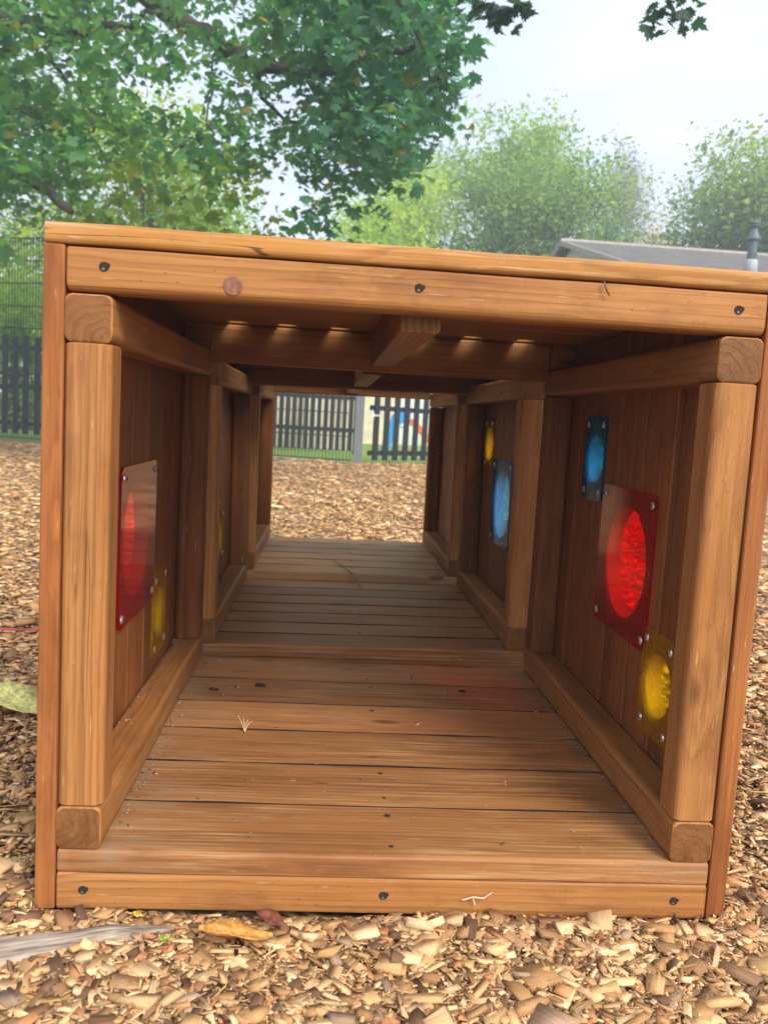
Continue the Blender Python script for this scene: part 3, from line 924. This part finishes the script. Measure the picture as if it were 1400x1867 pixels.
    # the two sprigs against the sky
    for (x, y, d, n) in ((880, 5, 5.8, 16), (905, 18, 5.8, 14), (915, 38, 5.8, 9), (935, 8, 5.8, 14), (955, 10, 5.8, 9), (850, -8, 5.9, 10), (1190, 22, 5.1, 6), (1200, 48, 5.1, 5), (1225, 46, 5.1, 5), (1240, 22, 5.1, 7), (1225, 4, 5.1, 8), (1258, 2, 5.1, 8)):
        c0 = np.array(at(x, y, d))
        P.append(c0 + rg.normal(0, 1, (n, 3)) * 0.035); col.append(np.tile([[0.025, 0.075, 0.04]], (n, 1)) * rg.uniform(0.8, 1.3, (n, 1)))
    # the rest of the crown, outside this view: above and to the left
    n = 9000
    q = rg.normal(0, 1, (n, 3)); q /= np.linalg.norm(q, axis=1)[:, None]
    q = q * (rg.random((n, 1)) ** 0.4) * np.array([3.0, 3.2, 2.2]) + np.array([-5.3, 7.9, 6.6])
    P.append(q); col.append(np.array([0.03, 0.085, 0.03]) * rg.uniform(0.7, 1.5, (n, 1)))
    P = np.concatenate(P); col = np.concatenate(col)
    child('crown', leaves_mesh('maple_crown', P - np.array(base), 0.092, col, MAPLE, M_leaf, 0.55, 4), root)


near_maple()


def far_tree(name, label, base, height, width, trunk_h, n, size, ca, cb, seed, cat='tree', group=None, spread=1.0, lobes=14, upright=0.0, mat=None, zlow=0.0):
    """trunk, limbs and a crown of many leaves gathered in uneven clumps"""
    rg = np.random.default_rng(seed); rr_ = random.Random(seed)
    base = Vector(base)
    root = empty(name, base)
    tag(root, label, cat, group)
    tr = MB()
    tr.tube([Vector((0, 0, -0.05)), Vector((0.02, 0, trunk_h * 0.5)), Vector((0.05, 0.03, trunk_h)), Vector((0.05, 0, height * 0.92))], [width * 0.045 + 0.05, width * 0.036 + 0.04, width * 0.03 + 0.03, 0.02], 8)
    P, col = [], []
    hc = height - trunk_h
    cen = []
    for i in range(lobes):
        t = (i + rr_.random()) / lobes
        z = trunk_h + hc * (zlow + (0.93 - zlow) * t)
        prof = math.sin(math.pi * min(1, (0.16 + 0.84 * t)) ** (0.9 + upright)) ** 0.7
        r = width / 2 * prof * rr_.uniform(0.35, 0.95)
        a = rr_.uniform(0, 2 * math.pi)
        c0 = np.array([math.cos(a) * r, math.sin(a) * r, z])
        cen.append(c0)
        tr.tube(jag((0.04, 0, trunk_h + (z - trunk_h) * 0.45), c0, 4, 0.08 * width / 6), [0.03 + 0.008 * width, 0.02 + 0.005 * width, 0.02 + 0.003 * width, 0.015, 0.008], 5)
        m = int(n * 6.0 / lobes)
        sub = max(6, int(m / 60))
        for s in range(sub):
            sc = c0 + np.clip(rg.normal(0, 1, 3), -1.5, 1.5) * np.array([width * 0.125, width * 0.125, hc * 0.085]) * spread
            k = max(6, m // sub)
            pts = sc + np.clip(rg.normal(0, 1, (k, 3)), -1.7, 1.7) * np.array([width * 0.048, width * 0.048, hc * 0.036 * (1 + upright)]) * spread
            P.append(pts)
            tint = np.clip(rg.random() * 0.95 + rg.uniform(-0.2, 0.3, k), -0.2, 1.25)
            col.append((np.array(ca) + (np.array(cb) - np.array(ca)) * tint[:, None]) * 1.9)
    tr.build('trunk', M_bark, root, smooth=True)
    P = np.concatenate(P); col = np.concatenate(col)
    P[:, 2] = np.maximum(P[:, 2], 0.1)
    child('crown', leaves_mesh(name + '_crown', P, size * 0.70, col, OVAL, mat or M_leaf, 0.3, seed + 50), root)
    return root


def gb(px, d):
    p = at(px, 760 + (px - 700) * 0.0577, d)
    return (p.x, p.y, -0.02)


far_tree('broadleaf_tree', 'tall pale green tree behind the shed, its loose crown the highest beyond the play tunnel', gb(915, 30), 10.5, 8.6, 2.4, 9000, 0.20, (0.085, 0.145, 0.045), (0.20, 0.25, 0.075), 21, lobes=22)
far_tree('bushy_tree', 'yellowish green bushy tree below the maple branches, left of the tall pale tree', gb(740, 28), 8.5, 6.4, 1.4, 7000, 0.16, (0.13, 0.20, 0.04), (0.30, 0.34, 0.06), 22, lobes=18)
far_tree('bushy_tree', 'mid green rounded bush in front of the tall pale tree, next to the shed gable', gb(905, 29), 7.8, 5.6, 1.2, 6500, 0.16, (0.11, 0.17, 0.04), (0.25, 0.29, 0.06), 23, lobes=16)
far_tree('birch_tree', 'thin purplish grey birch with drooping twigs, right of the tall pale tree', gb(1092, 34), 11.3, 3.0, 2.0, 2600, 0.15, (0.13, 0.11, 0.14), (0.20, 0.20, 0.20), 24, lobes=16, upright=0.3)
far_tree('conical_tree', 'small blue green tree between the birch and the pale brown tree', gb(1075, 33), 8.2, 3.6, 1.2, 3000, 0.18, (0.06, 0.13, 0.09), (0.11, 0.19, 0.12), 25, lobes=12)
far_tree('sparse_tree', 'small pale brown thinly leaved tree just above the shed ridge', gb(1163, 36), 9.2, 3.2, 1.5, 1900, 0.15, (0.26, 0.19, 0.11), (0.38, 0.30, 0.18), 26, lobes=12)
far_tree('spreading_tree', 'broad dark green tree at the right edge, rising behind the shed roof', gb(1395, 29), 10.2, 10.5, 1.8, 13000, 0.22, (0.06, 0.12, 0.045), (0.19, 0.22, 0.055), 27, lobes=26)
far_tree('broadleaf_tree', 'sunlit yellow green tree behind the mesh fence, seen under the maple branches', gb(260, 18), 6.7, 5.6, 1.0, 5500, 0.14, (0.08, 0.16, 0.03), (0.26, 0.30, 0.05), 28, lobes=22)
far_tree('broadleaf_tree', 'dark green tree behind the mesh fence at the left edge', gb(-60, 19.5), 8.6, 6.5, 0.8, 6000, 0.15, (0.03, 0.08, 0.025), (0.12, 0.19, 0.035), 29, lobes=24)
far_tree('hedge_shrub', 'low bright green shrub behind the dark picket fence at the left edge', gb(20, 17.5), 3.0, 3.0, 0.2, 5000, 0.10, (0.12, 0.20, 0.03), (0.32, 0.36, 0.06), 31, cat='shrub', lobes=12)

# ------------------------------------------------------------------ fences
M_wire = plain("dark green coated wire", (0.02, 0.03, 0.028), 0.5)
M_picket = plain("charcoal painted timber", (0.013, 0.014, 0.020), 0.65, 0, 0.3, 18)
M_post = plain("grey steel post", (0.16, 0.17, 0.185), 0.5)


def mesh_fence(a, b, h, label):
    a, b = Vector(a), Vector(b)
    L = (b - a).length; d = (b - a).normalized()
    root = empty('mesh_fence', a)
    tag(root, label, 'fence')
    npan = max(1, round(L / 2.5))
    for k in range(npan):
        m = MB()
        p0 = d * (L * k / npan + 0.03); p1 = d * (L * (k + 1) / npan - 0.03)
        n = int((p1 - p0).length / 0.05)
        for i in range(n + 1):
            p = p0.lerp(p1, i / n)
            m.bar(p + Z * 0.03, p + Z * h, 0.009, 0.009)
        nz_ = round(h / 0.34)
        for j in range(nz_ + 1):
            z = 0.05 + (h - 0.07) * j / nz_
            off = Vector((-d.y, d.x, 0)) * 0.009
            m.bar(p0 + Z * z + off, p1 + Z * z + off, 0.010, 0.014)
            m.bar(p0 + Z * z - off, p1 + Z * z - off, 0.010, 0.014)
        m.build('wire_panel', M_wire, root)
    for k in range(npan):
        m = MB(); p = d * (L * k / npan)
        m.bar(p - Z * 0.05, p + Z * (h + 0.04), 0.06, 0.06, up=tuple(d))
        m.box((p.x - 0.035, p.y - 0.035, h + 0.04), (p.x + 0.035, p.y + 0.035, h + 0.055))
        m.build('post', M_post if k == npan else M_wire, root)
    return root


def picket_run(name, a, b, h, spacing, wid, label, cat='fence', rails=(0.18, 0.5, 0.9), mat=M_picket, posts=True, jit=0.02):
    a, b = Vector(a), Vector(b)
    L = (b - a).length; d = (b - a).normalized(); nv = Vector((d.y, -d.x, 0))
    root = empty(name, a)
    tag(root, label, cat)
    n = int(L / spacing)
    m = MB()
    for i in range(n):
        p = d * (spacing * (i + 0.5)) + nv * 0.03
        hh_ = h + random.uniform(-jit, jit)
        lean = d * random.uniform(-0.008, 0.008)
        m.bar(p + Z * 0.06, p + lean + Z * hh_, wid, 0.018, up=tuple(nv))
    m.build('pickets', mat, root)
    for f in rails:
        m = MB(); m.bar(Z * (h * f), d * L + Z * (h * f), 0.035, 0.07)
        m.build('rail', mat, root)
    if posts:
        k = max(1, round(L / 2.0))
        for i in range(k + 1):
            m = MB(); p = d * (L * i / k) - nv * 0.06
            m.bar(p - Z * 0.05, p + Z * (h * 0.97), 0.08, 0.08, up=tuple(nv))
            m.build('post', mat, root)
    return root


mesh_fence((-8.75, 13.54, -0.02), (0.24, 11.0, -0.02), 3.05, 'tall dark wire mesh fence along the far edge of the wood chips')
picket_run('picket_fence', (-9.5, 14.6, -0.02), (-2.2, 13.05, -0.02), 1.68, 0.19, 0.10, 'dark timber picket fence with wide boards behind the left end of the mesh fence', rails=(0.14, 0.5, 0.88))
picket_run('picket_fence', (-2.0, 14.3, -0.02), (0.36, 14.0, -0.02), 1.75, 0.112, 0.07, 'dark close boarded picket fence on the lawn, seen through the tunnel behind the mesh', rails=(0.24, 0.56, 0.92))
m_gp = MB(); m_gp.bar((0, 0, -0.05), (0, 0, 2.2), 0.12, 0.12, up=(0, 1, 0)); m_gp.box((-0.068, -0.068, 2.2), (0.068, 0.068, 2.22))
gp = m_gp.build('gate_post', M_post, loc=(0.315, 10.98, -0.02))
tag(gp, 'square grey steel post between the wire mesh and the picket gate', 'post')
gate = picket_run('picket_gate', (0.47, 11.16, -0.02), (1.62, 12.25, -0.02), 1.3, 0.215, 0.108, 'dark grey picket gate with wide gaps, right of the grey steel post', 'gate', rails=(0.125, 0.62), posts=False, jit=0.004)
m = MB(); m.bar((0.03, -0.02, 0.70), (0.03, -0.09, 0.70), 0.06, 0.06); m.bar((0.03, -0.08, 0.70), (0.13, -0.05, 0.70), 0.02, 0.02)
m.build('latch', M_steel, gate)
picket_run('picket_fence', (1.72, 12.3, -0.02), (8.5, 12.1, -0.02), 1.75, 0.165, 0.10, 'dark timber picket fence right of the gate, hidden behind the tunnel', rails=(0.17, 0.66))

# pale timber garden wall, white hall, slide beyond ---------------------------
M_cream = plain("pale weathered boards", (0.74, 0.65, 0.47), 0.8, 0, 0.18, 6)
for loc_, n_, h_, lab in (((-3.2, 15.3, -0.02), 25, 1.95, 'pale cream vertical board fence close behind the dark close boarded pickets'),
                          ((0.55, 19.6, -0.02), 6, 1.9, 'short pale board screen on the lawn, left of the blue and orange slide')):
    root = empty('board_fence', loc_); tag(root, lab, 'fence')
    m = MB()
    for i in range(n_):
        x = i * 0.15
        m.box((x, 0, 0.03), (x + 0.142, 0.02, h_ + random.uniform(-.015, .015)))
    m.build('boards', M_cream, root)
    for z in (0.3, 1.1):
        m = MB(); m.bar((0, 0.045, z), (0.15 * n_, 0.045, z), 0.04, 0.08); m.build('rail', M_cream, root)

M_wht = plain("white rendered wall", (0.78, 0.78, 0.76), 0.8, 0, 0.05, 2)
hall = empty('white_hall', (-3, 21.4, -0.02)); tag(hall, 'long low white building beyond the lawn, seen through the tunnel behind the slide', 'building')
m = MB(); m.box((0, 0, 0), (8.2, 3, 2.5)); m.build('wall', M_wht, hall)
m = MB(); m.box((-0.25, -0.3, 2.5), (8.45, 3.3, 2.66)); m.build('roof', plain("grey felt roof", (0.16, 0.16, 0.17), 0.9), hall)
for x in (1.2, 5.6):
    m = MB(); m.box((x, -0.05, 1.0), (x + 1.2, -0.004, 2.05)); wn = m.build('window', M_wht, hall)
    m = MB(); m.box((x + 0.07, -0.06, 1.07), (x + 1.13, -0.052, 1.98)); m.build('pane', plain("dark window glass", (0.10, 0.13, 0.15), 0.1), wn)

M_sblue = plain("blue slide plastic", (0.03, 0.30, 0.72), 0.35, 0, 0.08, 5)
M_sorange = plain("orange slide plastic", (0.85, 0.17, 0.02), 0.35, 0, 0.08, 5)
_p = at(722, 818, 18.0)
sl = empty('toy_slide', (_p.x, _p.y, -0.012)); sl.scale = (0.74, 0.74, 0.84); tag(sl, 'blue plastic climbing frame with an orange slide on the lawn behind the gate', 'slide')
# side frames: A shaped blue panels; steps between them; an orange chute falling to the right
for yy in (-0.25, 0.25):
    m = MB()
    pr = [(-0.42, 0), (-0.22, 0), (0.0, 0.62), (0.16, 0.72), (0.30, 0.70), (0.36, 1.02), (0.20, 1.10), (0.02, 1.06), (-0.16, 0.86)]
    n = len(pr)
    m.add([(x, yy - 0.03, z) for x, z in pr] + [(x, yy + 0.03, z) for x, z in pr],
          [tuple(range(n)), tuple(reversed(range(n, 2 * n)))] + [((i + 1) % n, i, n + i, n + (i + 1) % n) for i in range(n)])
    m.build('side_frame', M_sblue, sl)
for k in range(3):
    m = MB(); m.box((-0.30 + 0.13 * k, -0.22, 0.18 + 0.2 * k), (-0.12 + 0.13 * k, 0.22, 0.21 + 0.2 * k)); m.build('step', M_sblue, sl)
m = MB()
cl = [(0.12, 0.72), (0.32, 0.70), (0.52, 0.60), (0.75, 0.40), (0.98, 0.20), (1.15, 0.12), (1.35, 0.10)]
for (x0_, z0_), (x1_, z1_) in zip(cl[:-1], cl[1:]):
    m.bar((x0_, 0, z0_), (x1_ + 0.01, 0, z1_), 0.42, 0.04)
    for sy in (-0.21, 0.21):
        m.bar((x0_, sy, z0_ + 0.06), (x1_ + 0.01, sy, z1_ + 0.06), 0.04, 0.14)
m.build('chute', M_sorange, sl)

# ------------------------------------------------------------------ the shed with the shingle roof and its flue
T = NT("grey roof shingles")
tcn = T.n('TexCoord')
br = T.n('TexBrick'); T.l(tcn.outputs['Object'], br.inputs['Vector'])
br.inputs['Scale'].default_value = 1.0
br.inputs['Color1'].default_value = (0.10, 0.086, 0.08, 1); br.inputs['Color2'].default_value = (0.18, 0.155, 0.145, 1); br.inputs['Mortar'].default_value = (0.03, 0.03, 0.03, 1)
br.inputs['Mortar Size'].default_value = 0.015; br.inputs['Brick Width'].default_value = 0.34; br.inputs['Row Height'].default_value = 0.24
nn = T.noise(tcn.outputs['Object'], 1.6, 4.0, 0.65)
c = T.mix(T.mapr(nn, 0.4, 0.7, 0, 0.6), br.outputs['Color'], (0.12, 0.115, 0.085))
M_shingle = T.done(T.principled(c, 0.85, T.bump(br.outputs['Fac'], -0.6, 0.03)))

shed = empty('shed', (5.62, 15.0, -0.02)); tag(shed, 'pale building with a shallow grey tiled roof beyond the right of the play tunnel', 'building')
RZ, EZ = 5.40, 3.50
y_e, y_r = -0.7, 6.2
m = MB()
m.box((0.25, 0.0, 0), (12.0, 12.4, 3.52))
v = [(0.25, 0.0, 3.52), (0.25, 12.4, 3.52), (0.25, y_r, RZ - 0.12)]; v += [(12.0, y_, z_) for (_, y_, z_) in v]
m.add(v, [(0, 2, 1), (3, 4, 5), (0, 3, 5, 2), (1, 2, 5, 4), (0, 1, 4, 3)])
m.build('wall', plain("pale render", (0.66, 0.64, 0.60), 0.85, 0, 0.06, 3), shed)
rise = RZ - EZ
for sgn in (0, 1):
    ye = y_e if sgn == 0 else 2 * y_r - y_e
    ln = math.hypot(ye - y_r, rise)
    m = MB(); m.box((0, 0, 0), (12.3, ln, 0.06))
    rf = m.build('roof', M_shingle, shed)
    if sgn == 0:
        rf.location = (0, ye, EZ); rf.rotation_euler = (math.atan2(rise, y_r - ye), 0, 0)
    else:
        rf.location = (12.3, ye, EZ); rf.rotation_euler = (math.atan2(rise, y_r - y_e), 0, math.pi)
M_verge = plain("pale mortar verge", (0.36, 0.30, 0.27), 0.85, 0, 0.15, 6)
m = MB(); m.tube([(-0.04, y_r, RZ + 0.05), (12.34, y_r, RZ + 0.04)], 0.07, 8); m.build('ridge', M_verge, shed)
m = MB(); m.bar((-0.03, y_e, EZ + 0.0), (-0.03, y_r, RZ + 0.0), 0.07, 0.12); m.bar((-0.03, y_r, RZ + 0.0), (-0.03, 2 * y_r - y_e, EZ), 0.07, 0.12); m.build('verge', M_verge, shed)
for x in (1.2, 4.2, 7.4):
    m = MB(); m.box((x, -0.05, 1.0), (x + 1.4, -0.004, 2.2)); wn = m.build('window', M_wht, shed)
    m = MB(); m.box((x + 0.08, -0.06, 1.08), (x + 1.32, -0.052, 2.12)); m.build('pane', plain("dark shed glass", (0.08, 0.10, 0.11), 0.1), wn)
# flue: flashing, pipe, collar, cowl
fp = at(1368, 486, 16.0)
fl = empty('flue', (fp.x, fp.y, fp.z - 0.02)); tag(fl, 'grey green metal flue pipe with a capped cowl standing on the tiled roof', 'flue')
M_flue = plain("grey green flue metal", (0.08, 0.115, 0.115), 0.5, 0.0, 0.12, 10)
M_lead = plain("lead flashing", (0.38, 0.40, 0.42), 0.6)
m = MB(); m.tube([(0, 0, -0.25), (0, 0, 0.12), (0, 0, 0.14)], [0.13, 0.115, 0.105], 20); m.build('flashing', M_lead, fl, smooth=True)
m = MB(); m.tube([(0, 0, 0.13), (0, 0, 0.52)], 0.08, 20)
for z in (0.17, 0.23): m.tube([(0, 0, z), (0, 0, z + 0.03)], 0.092, 20)
m.build('pipe', M_flue, fl, smooth=False)
m = MB(); m.tube([(0, 0, 0.50), (0, 0, 0.53), (0, 0, 0.66), (0, 0, 0.68)], [0.122, 0.122, 0.07, 0.06], 20); m.build('collar', M_flue, fl)
m = MB(); m.tube([(0, 0, 0.68), (0, 0, 0.78)], 0.06, 16); m.tube([(0, 0, 0.74), (0, 0, 0.77)], 0.10, 16); m.tube([(0, 0, 0.79), (0, 0, 0.82), (0, 0, 0.84)], [0.10, 0.10, 0.05], 16); m.build('cowl', M_flue, fl)

# ------------------------------------------------------------------ small things on the ground and deck
T = NT("grey weathered root")
tcn = T.n('TexCoord')
mpr = T.n('Mapping'); mpr.inputs['Rotation'].default_value = (0, 0, -0.30); T.l(tcn.outputs['Object'], mpr.inputs[0])
n1 = T.noise(T.vmul(mpr.outputs[0], (10, 130, 130)), 1.0, 4.0, 0.65)
M_root = T.done(T.principled(T.ramp(n1, [(0.32, (0.07, 0.05, 0.038)), (0.5, (0.27, 0.21, 0.16)), (0.68, (0.50, 0.42, 0.33))]), 0.9, T.bump(n1, 0.8, 0.006)))
m = MB()
pts = [Vector((-0.74, -0.17, -0.012)), Vector((-0.62, -0.135, -0.010)), Vector((-0.50, -0.108, -0.006)), Vector((-0.42, -0.082, -0.004)), Vector((-0.34, -0.055, -0.001)), Vector((-0.28, -0.040, -0.006)), Vector((-0.235, -0.032, -0.016))]
m.tube(pts, [0.026, 0.024, 0.023, 0.020, 0.016, 0.012, 0.005], 14)
m.v = [(x + random.uniform(-.0015, .0015), y + random.uniform(-.0015, .0015), z + random.uniform(-.0015, .0015)) for x, y, z in m.v]
o = m.build('tree_root', M_root, smooth=True); tag(o, 'grey weathered root lying in the wood chips in front of the left corner', 'root')


def fallen_leaf(name, label, loc, size, col, yaw, shape=OVAL, curl=0.5, tilt=0.2, wide=1.0):
    k = len(shape); S = 8
    # a strip along the midrib so that the leaf can curl
    vs, fs = [], []
    ys = np.linspace(0, 1, S + 1)
    for i, t in enumerate(ys):
        hw = 0.30 * wide * math.sin(math.pi * min(1, t * 0.96 + 0.02)) ** 0.8
        for u in (-1, -0.5, 0, 0.5, 1):
            z = curl * (abs(u) * hw) * 0.9 + curl * 0.5 * (t - 0.5) ** 2 + 0.03 * math.sin(7 * t + 3 * u)
            vs.append(Vector((u * hw, t - 0.5, z)) * size)
    for i in range(S):
        for j in range(4):
            a = i * 5 + j
            fs.append((a, a + 1, a + 6, a + 5))
    mb = MB(); mb.add(vs, fs)
    o = mb.build(name, plain(name + " surface", col, 0.6, 0, 0.55, 110, 0.5), smooth=True)
    o.location = loc; o.rotation_euler = (tilt, 0.1, yaw)
    sm = o.modifiers.new('thickness', 'SOLIDIFY'); sm.thickness = 0.0006
    return tag(o, label, 'leaf')


fallen_leaf('fallen_leaf', 'curled orange yellow leaf on the wood chips before the bottom beam', (-0.19, -0.075, 0.016), 0.090, (0.50, 0.245, 0.055), 1.75, curl=0.55, wide=0.75)
fallen_leaf('fallen_leaf', 'dull red curled leaf on the wood chips just behind the orange leaf', (-0.152, -0.026, 0.008), 0.044, (0.17, 0.05, 0.028), 0.9, curl=0.5, tilt=0.05)
fallen_leaf('fallen_leaf', 'large pale green leaf on the wood chips left of the nearest box', (-0.735, 0.70, 0.018), 0.17, (0.56, 0.54, 0.18), 1.2, curl=0.4, wide=1.2)
fallen_leaf('fallen_leaf', 'tiny bright yellow leaf under the left end of the bottom beam', (-0.317, -0.016, 0.006), 0.017, (0.62, 0.48, 0.03), 0.9, curl=0.15, tilt=0.05)
fallen_leaf('fallen_leaf', 'tiny bright green leaf in the wood chips near the grey root', (-0.272, -0.078, 0.014), 0.016, (0.20, 0.45, 0.03), 2.4)
m = MB(); m.tube([(-1.15, 1.25, 0.012), (-1.0, 1.26, 0.022), (-0.9, 1.29, 0.016), (-0.7, 1.31, 0.02), (-0.6, 1.33, 0.005)], 0.003, 6)
tag(m.build('string', plain("red string", (0.45, 0.05, 0.09), 0.7)), 'thin red string across the wood chips left of the nearest box', 'string')
m = MB(); m.tube([(0.020, 1.66, 0.1015), (-0.004, 1.765, 0.122), (-0.035, 1.90, 0.124), (-0.065, 2.02, 0.1215)], [0.0024, 0.002, 0.0016, 0.001], 5)
m.tube([(-0.035, 1.90, 0.124), (-0.078, 1.93, 0.1215)], [0.0012, 0.0006], 4)
tag(m.build('twig', plain("grey twig", (0.22, 0.17, 0.12), 0.8)), 'bare forked twig bridging the step between the middle and farthest decks', 'twig')
m = MB(); m.tube([(0.095, -0.004, 0.026), (0.108, -0.005, 0.031), (0.122, -0.004, 0.029), (0.133, -0.004, 0.037)], 0.0011, 5)
m.tube([(0.108, -0.005, 0.031), (0.112, -0.004, 0.020)], 0.0009, 5)
tag(m.build('twig', plain("pale rootlet", (0.58, 0.42, 0.28), 0.8)), 'tiny pale branching rootlet stuck to the bottom beam right of its centre', 'twig')
m = MB(); m.tube([(0.214, -0.0035, 0.822), (0.217, -0.006, 0.813), (0.222, -0.0035, 0.806)], 0.0011, 5)
tag(m.build('twig', plain("dark stalk", (0.10, 0.07, 0.05), 0.8)), 'short dark stalk clinging to the upper beam, right of its middle screw', 'twig')
m = MB()
for k in range(4): m.tube([(-0.229, 0.42, 0.081), (-0.229 + (k - 1.5) * 0.004, 0.427, 0.094), (-0.229 + (k - 1.5) * 0.009, 0.432, 0.106 - 0.003 * k)], [0.0007, 0.0006, 0.0003], 4)
tag(m.build('grass_tuft', plain("straw", (0.60, 0.45, 0.28), 0.8)), 'tiny dry straw tuft standing on the nearest deck, left of centre', 'straw')
for i, (px, py, s, lab) in enumerate(((475, 1252, 0.0045, 'black oblong dropping on the rear of the nearest deck, left of centre'), (390, 1259, 0.0038, 'small black crumb on the nearest deck by the left rail'), (842, 1262, 0.0032, 'small dark crumb on the nearest deck right of centre'))):
    d = FW + RT * ((px - 700) / FPX) - UP * ((py - 933.5) / FPX)
    p = CAM + d * ((0.080 - CAM.z) / d.z)
    m = MB(); m.tube([p + Vector((-2.4 * s, 0, s * 0.6)), p + Vector((-1.6 * s, 0.001, s * 0.9)), p + Vector((0.2 * s, -0.001, s)), p + Vector((1.7 * s, 0, s * 0.8)), p + Vector((2.5 * s, 0.001, s * 0.5))], [s * 0.4, s * 0.8, s * 0.9, s * 0.7, s * 0.3], 8)
    tag(m.build('crumb', M_hole, smooth=True), lab, 'crumb')

# fine dust and crumbs swept into the corners of the decks
def crumbs():
    rg = np.random.default_rng(77)
    n1 = 900
    y = rg.uniform(0.05, 0.86, n1)
    x = np.concatenate([-0.368 + np.abs(rg.normal(0, 0.011, 620)), 0.368 - np.abs(rg.normal(0, 0.008, 280))])
    z = np.full(n1, 0.0808)
    n2 = 500
    x2 = -0.420 + np.abs(rg.normal(0, 0.012, n2)); y2 = np.concatenate([rg.uniform(0.1, 0.8, 240), 0.80 - np.abs(rg.normal(0, 0.035, 260))]); z2 = 0.1370 + np.abs(rg.normal(0, 0.004, n2)) * (y2 > 0.72)
    n3 = 320
    x3 = rg.uniform(-0.36, 0.36, n3); y3 = rg.uniform(0.03, 0.86, n3); z3 = np.full(n3, 0.0808)
    P = np.stack([np.concatenate([x, x2, x3]), np.concatenate([y, y2, y3]), np.concatenate([z, z2, z3])], 1)
    n = len(P)
    s_ = np.exp(rg.normal(np.log(0.0009), 0.55, n)); s_[-320:] *= 1.3
    v0 = rg.normal(0, 1, (n, 4, 3)); v0 /= np.linalg.norm(v0, axis=2)[..., None]
    V_ = (P[:, None, :] + v0 * s_[:, None, None] * np.array([1.5, 1, 0.6])).reshape(-1, 3)
    t = np.array([[0, 1, 2], [0, 3, 1], [1, 3, 2], [0, 2, 3]])
    lp = (t[None] + (np.arange(n) * 4)[:, None, None]).reshape(-1)
    pal_ = np.array([[0.45, 0.38, 0.30], [0.30, 0.22, 0.16], [0.62, 0.57, 0.50], [0.16, 0.10, 0.07]])[rg.integers(0, 4, n)]
    c4 = np.concatenate([np.repeat(pal_, 4, 0), np.ones((n * 4, 1))], 1)
    me = np_mesh('crumbs', V_, lp, np.full(n * 4, 3), M_chip, [('grain', 'FLOAT_VECTOR', 'vector', V_ * 3), ('chip', 'FLOAT_COLOR', 'color', c4)])
    o = bpy.data.objects.new('wood_dust', me); C.objects.link(o)
    tag(o, 'fine pale dust and crumbs gathered along the rails of the nearest deck', 'dust', kind='stuff')


crumbs()

# ------------------------------------------------------------------ the air
hz = MB(); hz.box((-34, -3.2, -1.1), (34, 46, 13.5))
T = NT("pale haze")
pv = T.n('VolumePrincipled')
pv.inputs['Color'].default_value = (0.84, 0.94, 1.0, 1)
pv.inputs['Density'].default_value = 0.0072
pv.inputs['Anisotropy'].default_value = 0.2
T.l(pv.outputs[0], T.out.inputs['Volume'])
tag(hz.build('haze', T.m), 'pale bright haze in the air', kind='stuff')
